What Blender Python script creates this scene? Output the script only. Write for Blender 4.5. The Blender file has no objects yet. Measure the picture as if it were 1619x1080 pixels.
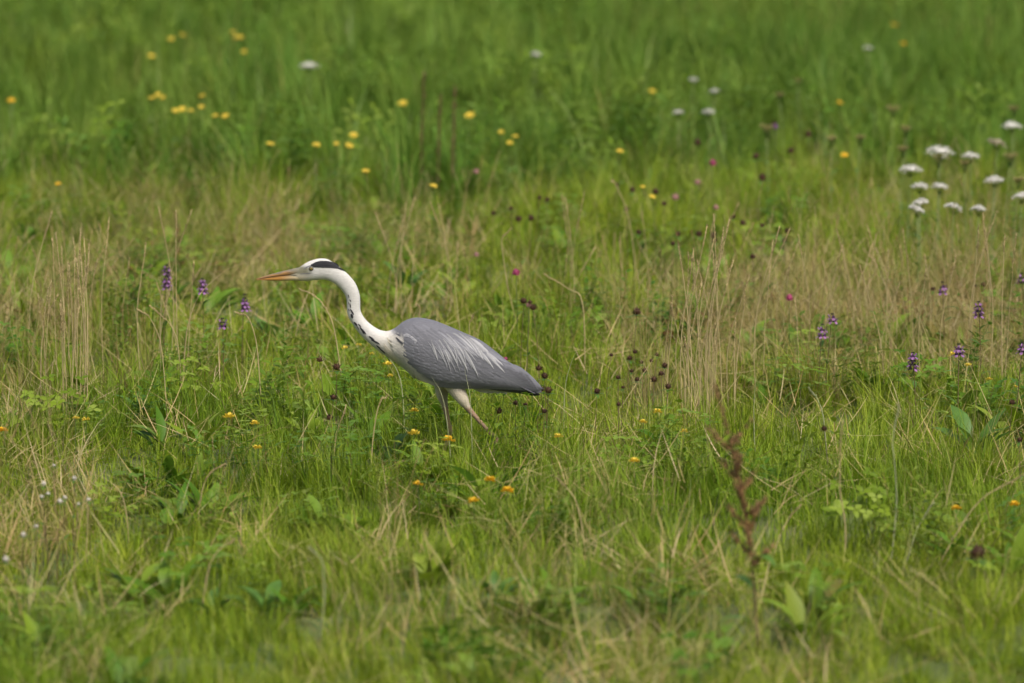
import bpy, math, random
import numpy as np
from mathutils import Vector, Matrix, kdtree

random.seed(11)
rng = np.random.default_rng(11)
scene = bpy.context.scene
C = scene.collection

# ------------------------------------------------------------------ camera
DIST, CAM_H, PITCH, LENS = 14.0, 2.4, math.radians(7.69), 163.0
cam_data = bpy.data.cameras.new('camera')
cam = bpy.data.objects.new('camera', cam_data)
C.objects.link(cam)
cam.location = (0, -DIST, CAM_H)
cam.rotation_euler = (math.pi / 2 - PITCH, 0, 0)
cam_data.lens = LENS
cam_data.sensor_width = 36
cam_data.clip_end = 2000
cam_data.dof.use_dof = True
cam_data.dof.focus_distance = 15.2
cam_data.dof.aperture_fstop = 2.7
cam_data.dof.aperture_blades = 9
scene.camera = cam

# ------------------------------------------------------------------ sky and sun (overcast)
SUN_EL, SUN_AZ = math.radians(58), math.radians(150)
world = bpy.data.worlds.new('World')
scene.world = world
world.use_nodes = True
wn = world.node_tree
sky = wn.nodes.new('ShaderNodeTexSky')
sky.sky_type = 'NISHITA'
sky.sun_disc = False
sky.sun_elevation = SUN_EL
sky.sun_rotation = SUN_AZ
sky.air_density = 0.7
sky.dust_density = 6.0
sky.ozone_density = 0.6
bgn = wn.nodes['Background']
bgn.inputs['Strength'].default_value = 0.095
wn.links.new(sky.outputs['Color'], bgn.inputs['Color'])
sun_d = bpy.data.lights.new('sun', 'SUN')
sun_d.energy = 1.5
sun_d.angle = math.radians(22)
sun_d.color = (1.0, 0.96, 0.9)
sun = bpy.data.objects.new('sun', sun_d)
C.objects.link(sun)
sdir = Vector((math.sin(SUN_AZ) * math.cos(SUN_EL), math.cos(SUN_AZ) * math.cos(SUN_EL), math.sin(SUN_EL)))
sun.rotation_euler = sdir.to_track_quat('Z', 'Y').to_euler()
scene.view_settings.view_transform = 'Standard'
scene.view_settings.look = 'None'
scene.view_settings.exposure = 0.65
scene.view_settings.gamma = 1.0
scene.view_settings.use_curve_mapping = False
scene.render.engine = 'CYCLES'
scene.cycles.max_bounces = 4
scene.cycles.diffuse_bounces = 3
scene.cycles.glossy_bounces = 2
scene.cycles.transmission_bounces = 4
scene.cycles.caustics_reflective = False
scene.cycles.caustics_refractive = False

# ------------------------------------------------------------------ picture <-> world
PW, PH = 1619.0, 1080.0
KPX = LENS * PW / 36.0
FWD = np.array([0, math.cos(PITCH), -math.sin(PITCH)])
UPV = np.array([0, math.sin(PITCH), math.cos(PITCH)])
CAMP = np.array([0, -DIST, CAM_H])

def ray(px, py):
    return FWD + np.array([1.0, 0, 0]) * ((px - PW / 2) / KPX) + UPV * ((PH / 2 - py) / KPX)

def gz(x, y):
    """height of the meadow ground"""
    return (0.022 * np.sin(1.3 * x + 0.7) * np.cos(0.9 * y + 1.1) + 0.016 * np.sin(2.9 * x - 1.7 * y)
            + 0.012 * np.cos(4.3 * y + 2.1 * x)) * np.clip((np.abs(y - .8) + np.abs(x + 0.1)) / 1.2, 0, 1)

def at_height(px, py, h):
    d = ray(px, py)
    z = h
    for _ in range(4):
        t = (z - CAMP[2]) / d[2]
        p = CAMP + d * t
        z = h + float(gz(p[0], p[1]))
    return p

def on_plane(px, py, Y=0.0):
    d = ray(px, py)
    return CAMP + d * ((Y - CAMP[1]) / d[1])

# ------------------------------------------------------------------ material helpers
def srgb(r, g, b):
    f = lambda c: (c / 255 / 12.92) if c / 255 <= 0.04045 else ((c / 255 + 0.055) / 1.055) ** 2.4
    return (f(r), f(g), f(b), 1.0)

class Mat:
    def __init__(s, name):
        s.m = bpy.data.materials.new(name)
        s.m.use_nodes = True
        s.t = s.m.node_tree
        s.p = s.t.nodes['Principled BSDF']
        s.out = s.t.nodes['Material Output']
    def n(s, kind, **kw):
        q = s.t.nodes.new(kind)
        for k, v in kw.items():
            if k.startswith('i_'):
                q.inputs[k[2:]].default_value = v
            else:
                setattr(q, k, v)
        return q
    def l(s, a, b):
        s.t.links.new(a, b)
    def math(s, op, a, b, clamp=False):
        q = s.n('ShaderNodeMath', operation=op, use_clamp=clamp)
        for i, v in enumerate((a, b)):
            if isinstance(v, (int, float)):
                q.inputs[i].default_value = v
            else:
                s.l(v, q.inputs[i])
        return q.outputs[0]
    def mix(s, f, a, b, mode='MIX'):
        q = s.n('ShaderNodeMix', data_type='RGBA', blend_type=mode)
        for sock, v in ((q.inputs[0], f), (q.inputs[6], a), (q.inputs[7], b)):
            if isinstance(v, (int, float, tuple)):
                sock.default_value = v
            else:
                s.l(v, sock)
        return q.outputs[2]
    def ramp(s, f, stops):
        q = s.n('ShaderNodeValToRGB')
        e = q.color_ramp.elements
        while len(e) < len(stops):
            e.new(0.5)
        for k, (p, c) in zip(e, stops):
            k.position, k.color = p, c
        s.l(f, q.inputs[0])
        return q.outputs[0]
    def thin(s, col, transl=0.35, tcol=None):
        """thin plant tissue: some light passes through"""
        tr = s.n('ShaderNodeBsdfTranslucent')
        s.l(tcol if tcol is not None else col, tr.inputs[0])
        mx = s.n('ShaderNodeMixShader')
        mx.inputs[0].default_value = transl
        s.l(col, s.p.inputs['Base Color'])
        s.l(s.p.outputs[0], mx.inputs[1]); s.l(tr.outputs[0], mx.inputs[2])
        s.l(mx.outputs[0], s.out.inputs[0])

def plant_material(name, greens, straws, transl=0.3, rough=0.55, spec=0.16, tuft=False):
    """blade colour: per-blade random picks a green; a tuft's dryness turns blades to straw"""
    m = Mat(name)
    a = m.n('ShaderNodeAttribute', attribute_name='bc')
    sep = m.n('ShaderNodeSeparateColor')
    m.l(a.outputs['Color'], sep.inputs[0])
    g = m.ramp(sep.outputs[2], greens)
    s_ = m.ramp(sep.outputs[2], straws)
    tip = m.math('MULTIPLY', m.math('POWER', sep.outputs[1], 4.0), 0.3)      # dry tips
    if tuft:
        dry = m.n('ShaderNodeAttribute', attribute_name='dry', attribute_type='INSTANCER')
        tint = m.n('ShaderNodeAttribute', attribute_name='tint', attribute_type='INSTANCER').outputs['Fac']
        f = m.math('MULTIPLY', m.math('ADD', m.math('SUBTRACT', dry.outputs['Fac'], sep.outputs[0]), tip), 6.0, True)
    else:
        tint = a.outputs['Alpha']
        f = m.math('ADD', sep.outputs[0], tip, True)
    col = m.mix(f, g, s_)
    hs = m.n('ShaderNodeHueSaturation')
    m.l(m.math('ADD', m.math('MULTIPLY', tint, 0.05), 0.475), hs.inputs['Hue'])
    m.l(m.math('ADD', m.math('MULTIPLY', tint, -0.35), 1.18), hs.inputs['Value'])
    m.l(col, hs.inputs['Color'])
    m.p.inputs['Roughness'].default_value = rough
    m.p.inputs['Specular IOR Level'].default_value = spec
    m.thin(hs.outputs[0], transl)
    return m.m

GRASS = plant_material('grass_blade',
    [(0, (0.070, 0.145, 0.006, 1)), (0.3, (0.135, 0.235, 0.009, 1)), (0.65, (0.235, 0.345, 0.014, 1)), (0.88, (0.35, 0.43, 0.045, 1)), (1, (0.40, 0.45, 0.17, 1))],
    [(0, (0.30, 0.235, 0.07, 1)), (0.4, (0.43, 0.38, 0.14, 1)), (0.75, (0.29, 0.29, 0.06, 1)), (1, (0.52, 0.46, 0.23, 1))])
TALL = plant_material('tall_grass_blade',
    [(0, (0.070, 0.155, 0.015, 1)), (0.5, (0.130, 0.250, 0.026, 1)), (0.85, (0.205, 0.330, 0.048, 1)), (1, (0.33, 0.42, 0.17, 1))],
    [(0, (0.25, 0.23, 0.06, 1)), (0.5, (0.33, 0.30, 0.09, 1)), (1, (0.22, 0.25, 0.06, 1))], spec=.12)
LEAF = plant_material('broad_leaf',
    [(0, (0.085, 0.175, 0.008, 1)), (0.5, (0.15, 0.26, 0.014, 1)), (1, (0.23, 0.34, 0.06, 1))],
    [(0, (0.22, 0.13, 0.04, 1)), (0.6, (0.25, 0.20, 0.05, 1)), (1, (0.16, 0.06, 0.03, 1))], rough=0.45, spec=0.25, tuft=True)
STRAW = plant_material('dry_stem',
    [(0, (0.36, 0.29, 0.11, 1)), (0.5, (0.48, 0.40, 0.18, 1)), (1, (0.30, 0.27, 0.08, 1))],
    [(0, (0.30, 0.20, 0.07, 1)), (0.5, (0.44, 0.36, 0.15, 1)), (1, (0.52, 0.43, 0.25, 1))], transl=0.15, rough=0.6, tuft=True)

def flat(name, col, var=0.25, rough=0.6, transl=0.2, scale=60.0):
    m = Mat(name)
    nz = m.n('ShaderNodeTexNoise'); nz.inputs['Scale'].default_value = scale; nz.inputs['Detail'].default_value = 3
    tc = m.n('ShaderNodeTexCoord'); m.l(tc.outputs['Object'], nz.inputs['Vector'])
    c0 = tuple(x * (1 - var) for x in col[:3]) + (1,); c1 = tuple(min(1, x * (1 + var)) for x in col[:3]) + (1,)
    col_ = m.ramp(nz.outputs['Fac'], [(0.3, c0), (0.7, c1)])
    m.p.inputs['Roughness'].default_value = rough
    m.p.inputs['Specular IOR Level'].default_value = 0.3
    if transl:
        m.thin(col_, transl)
    else:
        m.l(col_, m.p.inputs['Base Color'])
    return m.m

M = {
    'yellow': flat('yellow_petal', (0.78, 0.60, 0.07, 1), 0.25),
    'orange_yellow': flat('deep_yellow_petal', (0.80, 0.50, 0.025, 1), 0.2),
    'white': flat('white_floret', (0.86, 0.85, 0.79, 1), 0.05),
    'offwhite': flat('faded_floret', (0.50, 0.45, 0.32, 1), 0.2),
    'seedumbel': flat('closed_umbel', (0.40, 0.34, 0.14, 1), 0.3),
    'purple': flat('purple_floret', (0.30, 0.145, 0.33, 1), 0.35),
    'calyx': flat('dark_calyx', (0.05, 0.045, 0.035, 1), 0.4),
    'clover': flat('clover_floret', (0.50, 0.10, 0.22, 1), 0.35),
    'palepink': flat('faded_clover_floret', (0.52, 0.30, 0.27, 1), 0.3),
    'brown': flat('dead_clover_floret', (0.070, 0.034, 0.016, 1), 0.5, transl=0.05),
    'rust': flat('dock_seed', (0.31, 0.185, 0.08, 1), 0.55),
    'rustgrass': flat('rusty_seed_head', (0.27, 0.19, 0.09, 1), 0.3),
    'stemgreen': flat('green_stem', (0.09, 0.15, 0.035, 1), 0.3, transl=0),
    'stempale': flat('pale_green_stem', (0.24, 0.30, 0.10, 1), 0.2, transl=0),
    'stembrown': flat('brown_stem', (0.15, 0.11, 0.05, 1), 0.35, transl=0),
    'straw': flat('straw_stem', (0.50, 0.40, 0.20, 1), 0.25, transl=0, scale=25),
    'paleblade': flat('bleached_blade', (0.46, 0.48, 0.27, 1), 0.2, scale=25),
    'fluff': flat('seed_fluff', (0.62, 0.58, 0.50, 1), 0.15),
    'leaf': flat('dock_leaf_green', (0.10, 0.21, 0.035, 1), 0.25, rough=0.4, transl=0.3, scale=18),
}

# ------------------------------------------------------------------ geometry helpers
class Geo:
    def __init__(s):
        s.v = []; s.f = []; s.bc = []
    def add(s, v, f, bc=None):
        o = len(s.v)
        s.v.extend([tuple(map(float, q)) for q in v])
        s.f.extend([tuple(i + o for i in q) for q in f])
        if bc is None:
            bc = [(0.5, 0.5, 0.5, 1)] * len(v)
        s.bc.extend(bc)
    def mesh(s, name, mat, smooth=True, colours=True):
        me = bpy.data.meshes.new(name)
        me.from_pydata(s.v, [], s.f)
        if colours:
            at = me.attributes.new('bc', 'FLOAT_COLOR', 'POINT')
            at.data.foreach_set('color', np.array(s.bc, dtype=np.float32).ravel())
        if smooth:
            me.polygons.foreach_set('use_smooth', [True] * len(me.polygons))
        if mat is not None:
            me.materials.append(mat)
        me.update()
        return me

def link(name, me, parent=None, loc=None):
    o = bpy.data.objects.new(name, me)
    C.objects.link(o)
    if parent is not None:
        o.parent = parent
    if loc is not None:
        o.location = loc
    return o

def tag(o, label=None, cat=None, group=None, kind=None):
    if label: o['label'] = label
    if cat: o['category'] = cat
    if group: o['group'] = group
    if kind: o['kind'] = kind
    return o

def frame(t):
    t = np.array(t, float); t /= (np.linalg.norm(t) + 1e-12)
    a = np.array([0, 0, 1.0]) if abs(t[2]) < 0.9 else np.array([1.0, 0, 0])
    u = np.cross(t, a); u /= np.linalg.norm(u)
    return t, u, np.cross(t, u)

def tube(g, path, radii, sides=5, bc=None):
    path = np.array(path, float); n = len(path)
    tan = np.gradient(path, axis=0)
    v = []; f = []; cs = []
    r0 = bc or (0.5, 0.5)
    for i in range(n):
        _, u, w = frame(tan[i])
        for k in range(sides):
            a = 2 * math.pi * k / sides
            v.append(path[i] + radii[i] * (math.cos(a) * u + math.sin(a) * w))
            cs.append((r0[0], i / (n - 1), r0[1], 1))
    for i in range(n - 1):
        for k in range(sides):
            f.append((i * sides + k, i * sides + (k + 1) % sides, (i + 1) * sides + (k + 1) % sides, (i + 1) * sides + k))
    f.append(tuple(range((n - 1) * sides, n * sides)))
    f.append(tuple(range(sides - 1, -1, -1)))
    g.add(v, f, cs)

def blade(g, base, az, L, w, lean, curl, n=4, twist=0.0, bc=(0.5, 0.5), wpow=1.0):
    """a grass blade: ribbon whose lean grows along its length"""
    p = np.array(base, float); v = []; f = []; cs = []
    ds = L / n
    for i in range(n + 1):
        t = i / n
        ang = lean + curl * t
        a = az + twist * t
        d = np.array([math.cos(az) * math.sin(ang), math.sin(az) * math.sin(ang), math.cos(ang)])
        side = np.array([-math.sin(a), math.cos(a), 0])
        ww = w * (1 - t ** 1.6 * wpow) * (0.75 + 0.5 * min(1, t * 3)) * 0.5
        if i == n:
            v.append(p); cs.append((bc[0], 1, bc[1], 1))
        else:
            v += [p - side * ww, p + side * ww]; cs += [(bc[0], t, bc[1], 1)] * 2
        p = p + d * ds
    for i in range(n - 1):
        f.append((2 * i, 2 * i + 1, 2 * i + 3, 2 * i + 2))
    f.append((2 * n - 2, 2 * n - 1, 2 * n))
    g.add(v, f, cs)

def leaf(g, base, az, stalk, L, W, up, droop, bc=(0.5, 0.5), fold=0.25, n=6):
    """broad leaf on a short stalk: folded along its midrib"""
    az_d = np.array([math.cos(az), math.sin(az), 0]); side = np.array([-math.sin(az), math.cos(az), 0]); Z = np.array([0, 0, 1.0])
    p = np.array(base, float)
    top = p + (az_d * math.cos(up) + Z * math.sin(up)) * stalk
    if stalk > 0.012:
        tube(g, [p, (p + top) / 2 + Z * 0.003, top], [0.0016, 0.0014, 0.0012], 3, bc)
    v = []; cs = []; f = []; q = top.copy()
    for i in range(n + 1):
        t = i / n
        a = up * 0.8 - droop * t
        d = az_d * math.cos(a) + Z * math.sin(a)
        nrm = -az_d * math.sin(a) + Z * math.cos(a)
        hw = W * 0.5 * (math.sin(math.pi * min(0.985, 0.06 + 0.93 * t) ** 0.8)) * (1 + 0.08 * math.sin(9 * t + az))
        v += [q - side * hw + nrm * hw * fold, q.copy(), q + side * hw + nrm * hw * fold]
        cs += [(bc[0], t * 0.6, bc[1], 1)] * 3
        q = q + d * (L / n)
    for i in range(n):
        for k in (0, 1):
            f.append((3 * i + k, 3 * i + k + 1, 3 * i + k + 4, 3 * i + k + 3))
    g.add(v, f, cs)

R = random.random
def U(a, b): return a + (b - a) * random.random()

# ------------------------------------------------------------------ ground
def build_ground():
    m = Mat('meadow_soil')
    geo = m.n('ShaderNodeNewGeometry')
    n1 = m.n('ShaderNodeTexNoise'); n1.inputs['Scale'].default_value = 7; n1.inputs['Detail'].default_value = 8
    m.l(geo.outputs['Position'], n1.inputs['Vector'])
    n2 = m.n('ShaderNodeTexNoise'); n2.inputs['Scale'].default_value = 0.6; n2.inputs['Detail'].default_value = 5
    m.l(geo.outputs['Position'], n2.inputs['Vector'])
    c1 = m.ramp(n1.outputs['Fac'], [(0.3, (0.05, 0.055, 0.018, 1)), (0.55, (0.085, 0.12, 0.028, 1)), (0.75, (0.13, 0.11, 0.05, 1))])
    c2 = m.ramp(n2.outputs['Fac'], [(0.35, (0.07, 0.12, 0.022, 1)), (0.65, (0.12, 0.13, 0.04, 1))])
    m.l(m.mix(0.4, c1, c2), m.p.inputs['Base Color'])
    m.p.inputs['Roughness'].default_value = 0.9
    bp = m.n('ShaderNodeBump'); bp.inputs['Distance'].default_value = 0.03; bp.inputs['Strength'].default_value = 0.8
    m.l(n1.outputs['Fac'], bp.inputs['Height']); m.l(bp.outputs[0], m.p.inputs['Normal'])
    ax = np.concatenate([[-900, -200, -60, -20], np.arange(-10, 10.01, 0.2), [20, 60, 200, 900]])
    ay = np.concatenate([[-300, -60, -20], np.arange(-10, 50.01, 0.25), [70, 120, 250, 900]])
    X, Y = np.meshgrid(ax, ay)
    inner = (np.abs(X) <= 10) & (Y >= -10) & (Y <= 50)
    Z = np.where(inner, gz(X, Y), 0)
    nx, ny = len(ax), len(ay)
    v = np.stack([X, Y, Z], -1).reshape(-1, 3)
    f = [(j * nx + i, j * nx + i + 1, (j + 1) * nx + i + 1, (j + 1) * nx + i) for j in range(ny - 1) for i in range(nx - 1)]
    me = bpy.data.meshes.new('ground')
    me.from_pydata(v.tolist(), [], f)
    me.polygons.foreach_set('use_smooth', [True] * len(me.polygons))
    me.materials.append(m.m)
    o = link('ground', me)
    tag(o, 'uneven meadow soil showing between the grass tufts', 'ground', kind='structure')
build_ground()

# ------------------------------------------------------------------ scatter of uncountable plants
def source(name, g, mat):
    o = bpy.data.objects.new(name, g.mesh(name, mat))   # only feeds the scatter; never in the scene itself
    return o

def scatter(name, sources, pts, vi, rot, scl, dry, tint, label, cat):
    me = bpy.data.meshes.new(name)
    n = len(pts)
    me.vertices.add(n)
    me.vertices.foreach_set('co', np.asarray(pts, np.float32).ravel())
    for nm, ty, arr, key in (('vi', 'INT', vi, 'value'), ('rot', 'FLOAT_VECTOR', rot, 'vector'), ('scl', 'FLOAT_VECTOR', scl, 'vector'),
                             ('dry', 'FLOAT', dry, 'value'), ('tint', 'FLOAT', tint, 'value')):
        a = me.attributes.new(nm, ty, 'POINT')
        a.data.foreach_set(key, np.asarray(arr, np.int32 if ty == 'INT' else np.float32).ravel())
    for s in sources[:1]:
        me.materials.append(s.data.materials[0])
    ob = link(name, me)
    ng = bpy.data.node_groups.new(name + '_scatter', 'GeometryNodeTree')
    ng.interface.new_socket('Geometry', in_out='INPUT', socket_type='NodeSocketGeometry')
    ng.interface.new_socket('Geometry', in_out='OUTPUT', socket_type='NodeSocketGeometry')
    N = ng.nodes; Lk = ng.links
    gi = N.new('NodeGroupInput'); go = N.new('NodeGroupOutput')
    mp = N.new('GeometryNodeMeshToPoints'); Lk.new(gi.outputs[0], mp.inputs[0])
    io = N.new('GeometryNodeInstanceOnPoints'); Lk.new(mp.outputs[0], io.inputs['Points'])
    jn = N.new('GeometryNodeJoinGeometry')
    for s in reversed(sources):
        oi = N.new('GeometryNodeObjectInfo'); oi.inputs['Object'].default_value = s
        gt = N.new('GeometryNodeGeometryToInstance'); Lk.new(oi.outputs['Geometry'], gt.inputs[0])
        Lk.new(gt.outputs[0], jn.inputs[0])
    Lk.new(jn.outputs[0], io.inputs['Instance'])
    io.inputs['Pick Instance'].default_value = True
    for nm, ty, sock in (('vi', 'INT', 'Instance Index'), ('rot', 'FLOAT_VECTOR', 'Rotation'), ('scl', 'FLOAT_VECTOR', 'Scale')):
        na = N.new('GeometryNodeInputNamedAttribute'); na.data_type = ty; na.inputs['Name'].default_value = nm
        Lk.new(na.outputs['Attribute'], io.inputs[sock])
    Lk.new(io.outputs[0], go.inputs[0])
    md = ob.modifiers.new('scatter', 'NODES'); md.node_group = ng
    tag(ob, label, cat, kind='stuff')
    return ob

def noise2(x, y, s, seed):
    """smooth value noise, about 0..1"""
    r = np.random.default_rng(seed).random((64, 64))
    u, v = x * s + 31.7, y * s + 17.3
    i, j = np.floor(u).astype(int), np.floor(v).astype(int)
    a, b = u - i, v - j
    a, b = a * a * (3 - 2 * a), b * b * (3 - 2 * b)
    q = lambda ii, jj: r[ii % 64, jj % 64]
    return (q(i, j) * (1 - a) + q(i + 1, j) * a) * (1 - b) + (q(i, j + 1) * (1 - a) + q(i + 1, j + 1) * a) * b

# dry and lush patches of the meadow: (pixel x, pixel y of the ground there, radius x m, radius y m, amount)
DRY_SPOTS = [(90, 560, .34, 1.0, .6), (10, 520, .3, 1.2, .5), (250, 470, .35, 1.0, .35), (430, 460, .5, 1.0, .3), (1110, 610, .28, .9, .55),
             (1400, 540, .7, 1.3, .55), (1560, 520, .5, 1.3, .5), (1220, 500, .5, 1.0, .4), (960, 560, .5, .9, .3), (700, 430, .7, 1.0, .3),
             (600, 960, .3, .5, .4), (960, 830, .25, .4, .35), (1190, 1000, .25, .6, .3), (60, 860, .25, .6, .4), (1010, 690, .18, .5, .3),
             (150, 900, .2, .4, .25), (350, 830, .2, .4, .2), (1500, 400, .8, 1.6, .25), (300, 400, .8, 1.2, .3), (640, 880, .3, .4, .25), (1450, 70, 2.2, 6.0, .75), (1250, 20, 2.0, 5.0, .5), (30, 60, 1.0, 4.0, .4), (380, 160, .7, 2.5, .6)]
LUSH_SPOTS = [(420, 690, .5, .8), (720, 740, .5, .6), (1270, 700, .4, .8), (1180, 400, .5, 1.2), (860, 410, .5, 1.0), (350, 960, .5, .5), (1350, 900, .5, .5)]
DRY_W = [(at_height(a, b, 0), rx, ry, k) for a, b, rx, ry, k in DRY_SPOTS]
LUSH_W = [(at_height(a, b, 0), rx, ry) for a, b, rx, ry in LUSH_SPOTS]

def dryness(x, y):
    d = 0.05 + 0.22 * noise2(x, y, 1.7, 3) * noise2(x, y, 4.5, 4)
    for p, rx, ry, k in DRY_W:
        d = d + .5 * k * (.35 + 1.3 * noise2(x, y, 2.6, 61)) * np.exp(-((x - p[0]) / rx) ** 2 - ((y - p[1]) / ry) ** 2)
    for p, rx, ry in LUSH_W:
        d = d * (1 - 0.75 * np.exp(-((x - p[0]) / rx) ** 2 - ((y - p[1]) / ry) ** 2))
    far = np.clip((y - 8.0) / 3.0, 0, 1)
    return np.clip(d * (1 - 0.65 * far), 0, 0.95)

def sample_area(n_per_m2, y0, y1, keep=None):
    """random points in the wedge that the camera can see, with a margin for a step aside"""
    xmax = 0.113 * (y1 + DIST) + 1.2
    n = int(n_per_m2 * 2 * xmax * (y1 - y0))
    x = rng.uniform(-xmax, xmax, n); y = rng.uniform(y0, y1, n)
    k = np.abs(x) < 0.113 * (y + DIST) + np.clip(.75 + y * .06, .6, 1.5)
    x, y = x[k], y[k]
    if keep is not None:
        k = rng.random(len(x)) < keep(x, y)
        x, y = x[k], y[k]
    return x, y

TALL_EDGE = 8.3
def tall_mask(x, y):
    e = TALL_EDGE + 1.6 * (noise2(x, y * 0.3, 0.9, 8) - 0.5) + 0.5 * np.sin(x * 1.3)
    return np.clip((y - e) / 1.6, 0, 1)

# source tufts -------------------------------------------------
def grass_tuft(nb, rad, l0, l1, w0, w1, lean, curl):
    g = Geo()
    for _ in range(nb):
        a, r = U(0, 6.283), rad * math.sqrt(R())
        L = U(l0, l1) * (0.6 + 0.4 * R())
        blade(g, (r * math.cos(a), r * math.sin(a), -0.01), a + U(-1.2, 1.2), L, U(w0, w1), U(0, lean), curl * U(0.1, 1.6), 4, U(-1.2, 1.2), (R(), R()))
    return g
def blades_mesh(name, mat, base, az, L, w, lean, curl, twist, dry, hue, tint, seg):
    """many grass blades in one mesh; colour data per blade in bc = (dryness, place along blade, hue, tint)"""
    n = len(base); nv = 2 * seg + 1
    V = np.zeros((n, nv, 3), np.float32); B = np.zeros((n, nv, 4), np.float32)
    p = base.astype(np.float64).copy()
    for i in range(seg + 1):
        t = i / seg
        ang = lean + curl * t
        a = az + twist * t
        d = np.stack([np.cos(az) * np.sin(ang), np.sin(az) * np.sin(ang), np.cos(ang)], 1)
        side = np.stack([-np.sin(a), np.cos(a), np.zeros(n)], 1)
        if i == seg:
            V[:, 2 * i] = p; B[:, 2 * i, 1] = 1
        else:
            ww = (w * (1 - t ** 1.6) * (0.75 + 0.5 * min(1, t * 3)) * 0.5)[:, None]
            V[:, 2 * i] = p - side * ww; V[:, 2 * i + 1] = p + side * ww
            B[:, 2 * i:2 * i + 2, 1] = t
        p = p + d * (L / seg)[:, None]
    B[:, :, 0] = dry[:, None]; B[:, :, 2] = hue[:, None]; B[:, :, 3] = tint[:, None]
    one = []
    for i in range(seg - 1):
        one += [2 * i, 2 * i + 1, 2 * i + 3, 2 * i + 2]
    one += [2 * seg - 2, 2 * seg - 1, 2 * seg]
    one = np.array(one, np.int32); starts = np.arange(seg, dtype=np.int32) * 4
    me = bpy.data.meshes.new(name)
    me.vertices.add(n * nv); me.vertices.foreach_set('co', V.ravel())
    me.loops.add(n * len(one)); me.loops.foreach_set('vertex_index', (one[None] + (np.arange(n, dtype=np.int32) * nv)[:, None]).ravel())
    me.polygons.add(n * seg); me.polygons.foreach_set('loop_start', (starts[None] + (np.arange(n, dtype=np.int32) * len(one))[:, None]).ravel())
    at = me.attributes.new('bc', 'FLOAT_COLOR', 'POINT'); at.data.foreach_set('color', B.ravel())
    me.polygons.foreach_set('use_smooth', np.ones(n * seg, bool))
    me.materials.append(mat)
    me.update(calc_edges=True)
    return me

def leaf_tuft(kind):
    g = Geo()
    if kind == 0:      # plantain and dock rosette
        for _ in range(random.randint(6, 10)):
            leaf(g, (U(-.02, .02), U(-.02, .02), 0), U(0, 6.283), U(.03, .08), U(.07, .13), U(.025, .045), U(.6, 1.25), U(.3, 1.2), (R(), R()))
    elif kind == 1:    # clover: three leaflets on a stalk
        for _ in range(22):
            bx, by, h = U(-.08, .08), U(-.08, .08), U(.07, .17)
            c = (R(), R())
            tube(g, [(bx, by, 0), (bx + U(-.01, .01), by + U(-.01, .01), h * .6), (bx, by, h)], [.0009] * 3, 3, c)
            a0 = U(0, 6.283)
            for k in range(3):
                leaf(g, (bx, by, h), a0 + k * 2.094, 0.002, U(.016, .026), U(.013, .019), U(-.1, .5), .4, c, .2, 4)
    else:              # leafy herb with narrow paired leaves
        for _ in range(7):
            bx, by, h = U(-.07, .07), U(-.07, .07), U(.12, .24)
            lx, ly = U(-.04, .04), U(-.04, .04)
            tube(g, [(bx, by, 0), (bx + lx * .4, by + ly * .4, h * .5), (bx + lx, by + ly, h)], [.0014, .0012, .0008], 3, (R(), R()))
            for k in range(7):
                t = .25 + .75 * k / 6
                a = k * 1.9 + U(0, 1)
                for s in (0, math.pi):
                    leaf(g, (bx + lx * t, by + ly * t, h * t), a + s, .003, U(.025, .05) * (1.2 - .5 * t), U(.009, .016), U(.2, .8), U(.3, 1.0), (R(), R()), .2, 4)
    return g
S_LEAF = [source('leaf_tuft', leaf_tuft(k), LEAF) for k in (0, 0, 0, 1, 1, 2)]
S_WEED = [source('weed_tuft', leaf_tuft(2), LEAF) for k in range(4)]

def seed_stem(g, base, az, L, lean, curl, r=.0008, head=.3, bc=None, n=7, dens=26):
    """a dry grass stem with a slender seed head"""
    bc = bc or (R(), R())
    p = np.array(base, float); path = [p.copy()]
    for i in range(n):
        ang = lean + curl * ((i + 1) / n) ** 2
        p = p + np.array([math.cos(az) * math.sin(ang), math.sin(az) * math.sin(ang), math.cos(ang)]) * (L / n)
        path.append(p.copy())
    tube(g, path, [r * (1.25 - .8 * i / n) for i in range(n + 1)], 3, bc)
    path = np.array(path)
    for k in range(int(dens)):
        t = 1 - head * R() ** 1.1
        s = t * n; i = min(n - 1, int(s)); q = path[i] + (path[i + 1] - path[i]) * (s - i)
        d, u, w = frame(path[i + 1] - path[i])
        a = U(0, 6.283); o = math.cos(a) * u + math.sin(a) * w
        l = U(.004, .008); wd = .0011
        tip = q + d * l + o * l * .35
        sd = np.cross(d, o)
        g.add([q, q + d * l * .5 + o * l * .25 + sd * wd, tip, q + d * l * .5 + o * l * .25 - sd * wd], [(0, 1, 2, 3)], [(bc[0], .9, bc[1], 1)] * 4)

def straw_tuft():
    g = Geo()
    for _ in range(random.randint(5, 9)):
        a = U(0, 6.283); r = .05 * R()
        seed_stem(g, (r * math.cos(a), r * math.sin(a), 0), a + U(-1, 1), U(.24, .46), U(0, .2), U(0, .7), U(.0005, .0009), U(.12, .3))
    for _ in range(8):
        a = U(0, 6.283)
        blade(g, (U(-.04, .04), U(-.04, .04), 0), a, U(.15, .32), U(.0016, .003), U(.1, .7), U(.2, 1.5), 4, U(-1, 1), (R(), R()))
    return g
S_STRAW = [source('straw_tuft', straw_tuft(), STRAW) for _ in range(6)]

def thatch_tuft():
    g = Geo()
    for _ in range(26):
        a = U(0, 6.283)
        blade(g, (U(-.09, .09), U(-.09, .09), U(.01, .09)), a, U(.10, .26), U(.0016, .0032), U(.8, 1.5), U(-.4, .8), 4, U(-1, 1), (R(), R()))
    return g
S_THATCH = [source('thatch_tuft', thatch_tuft(), STRAW) for _ in range(4)]

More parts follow.
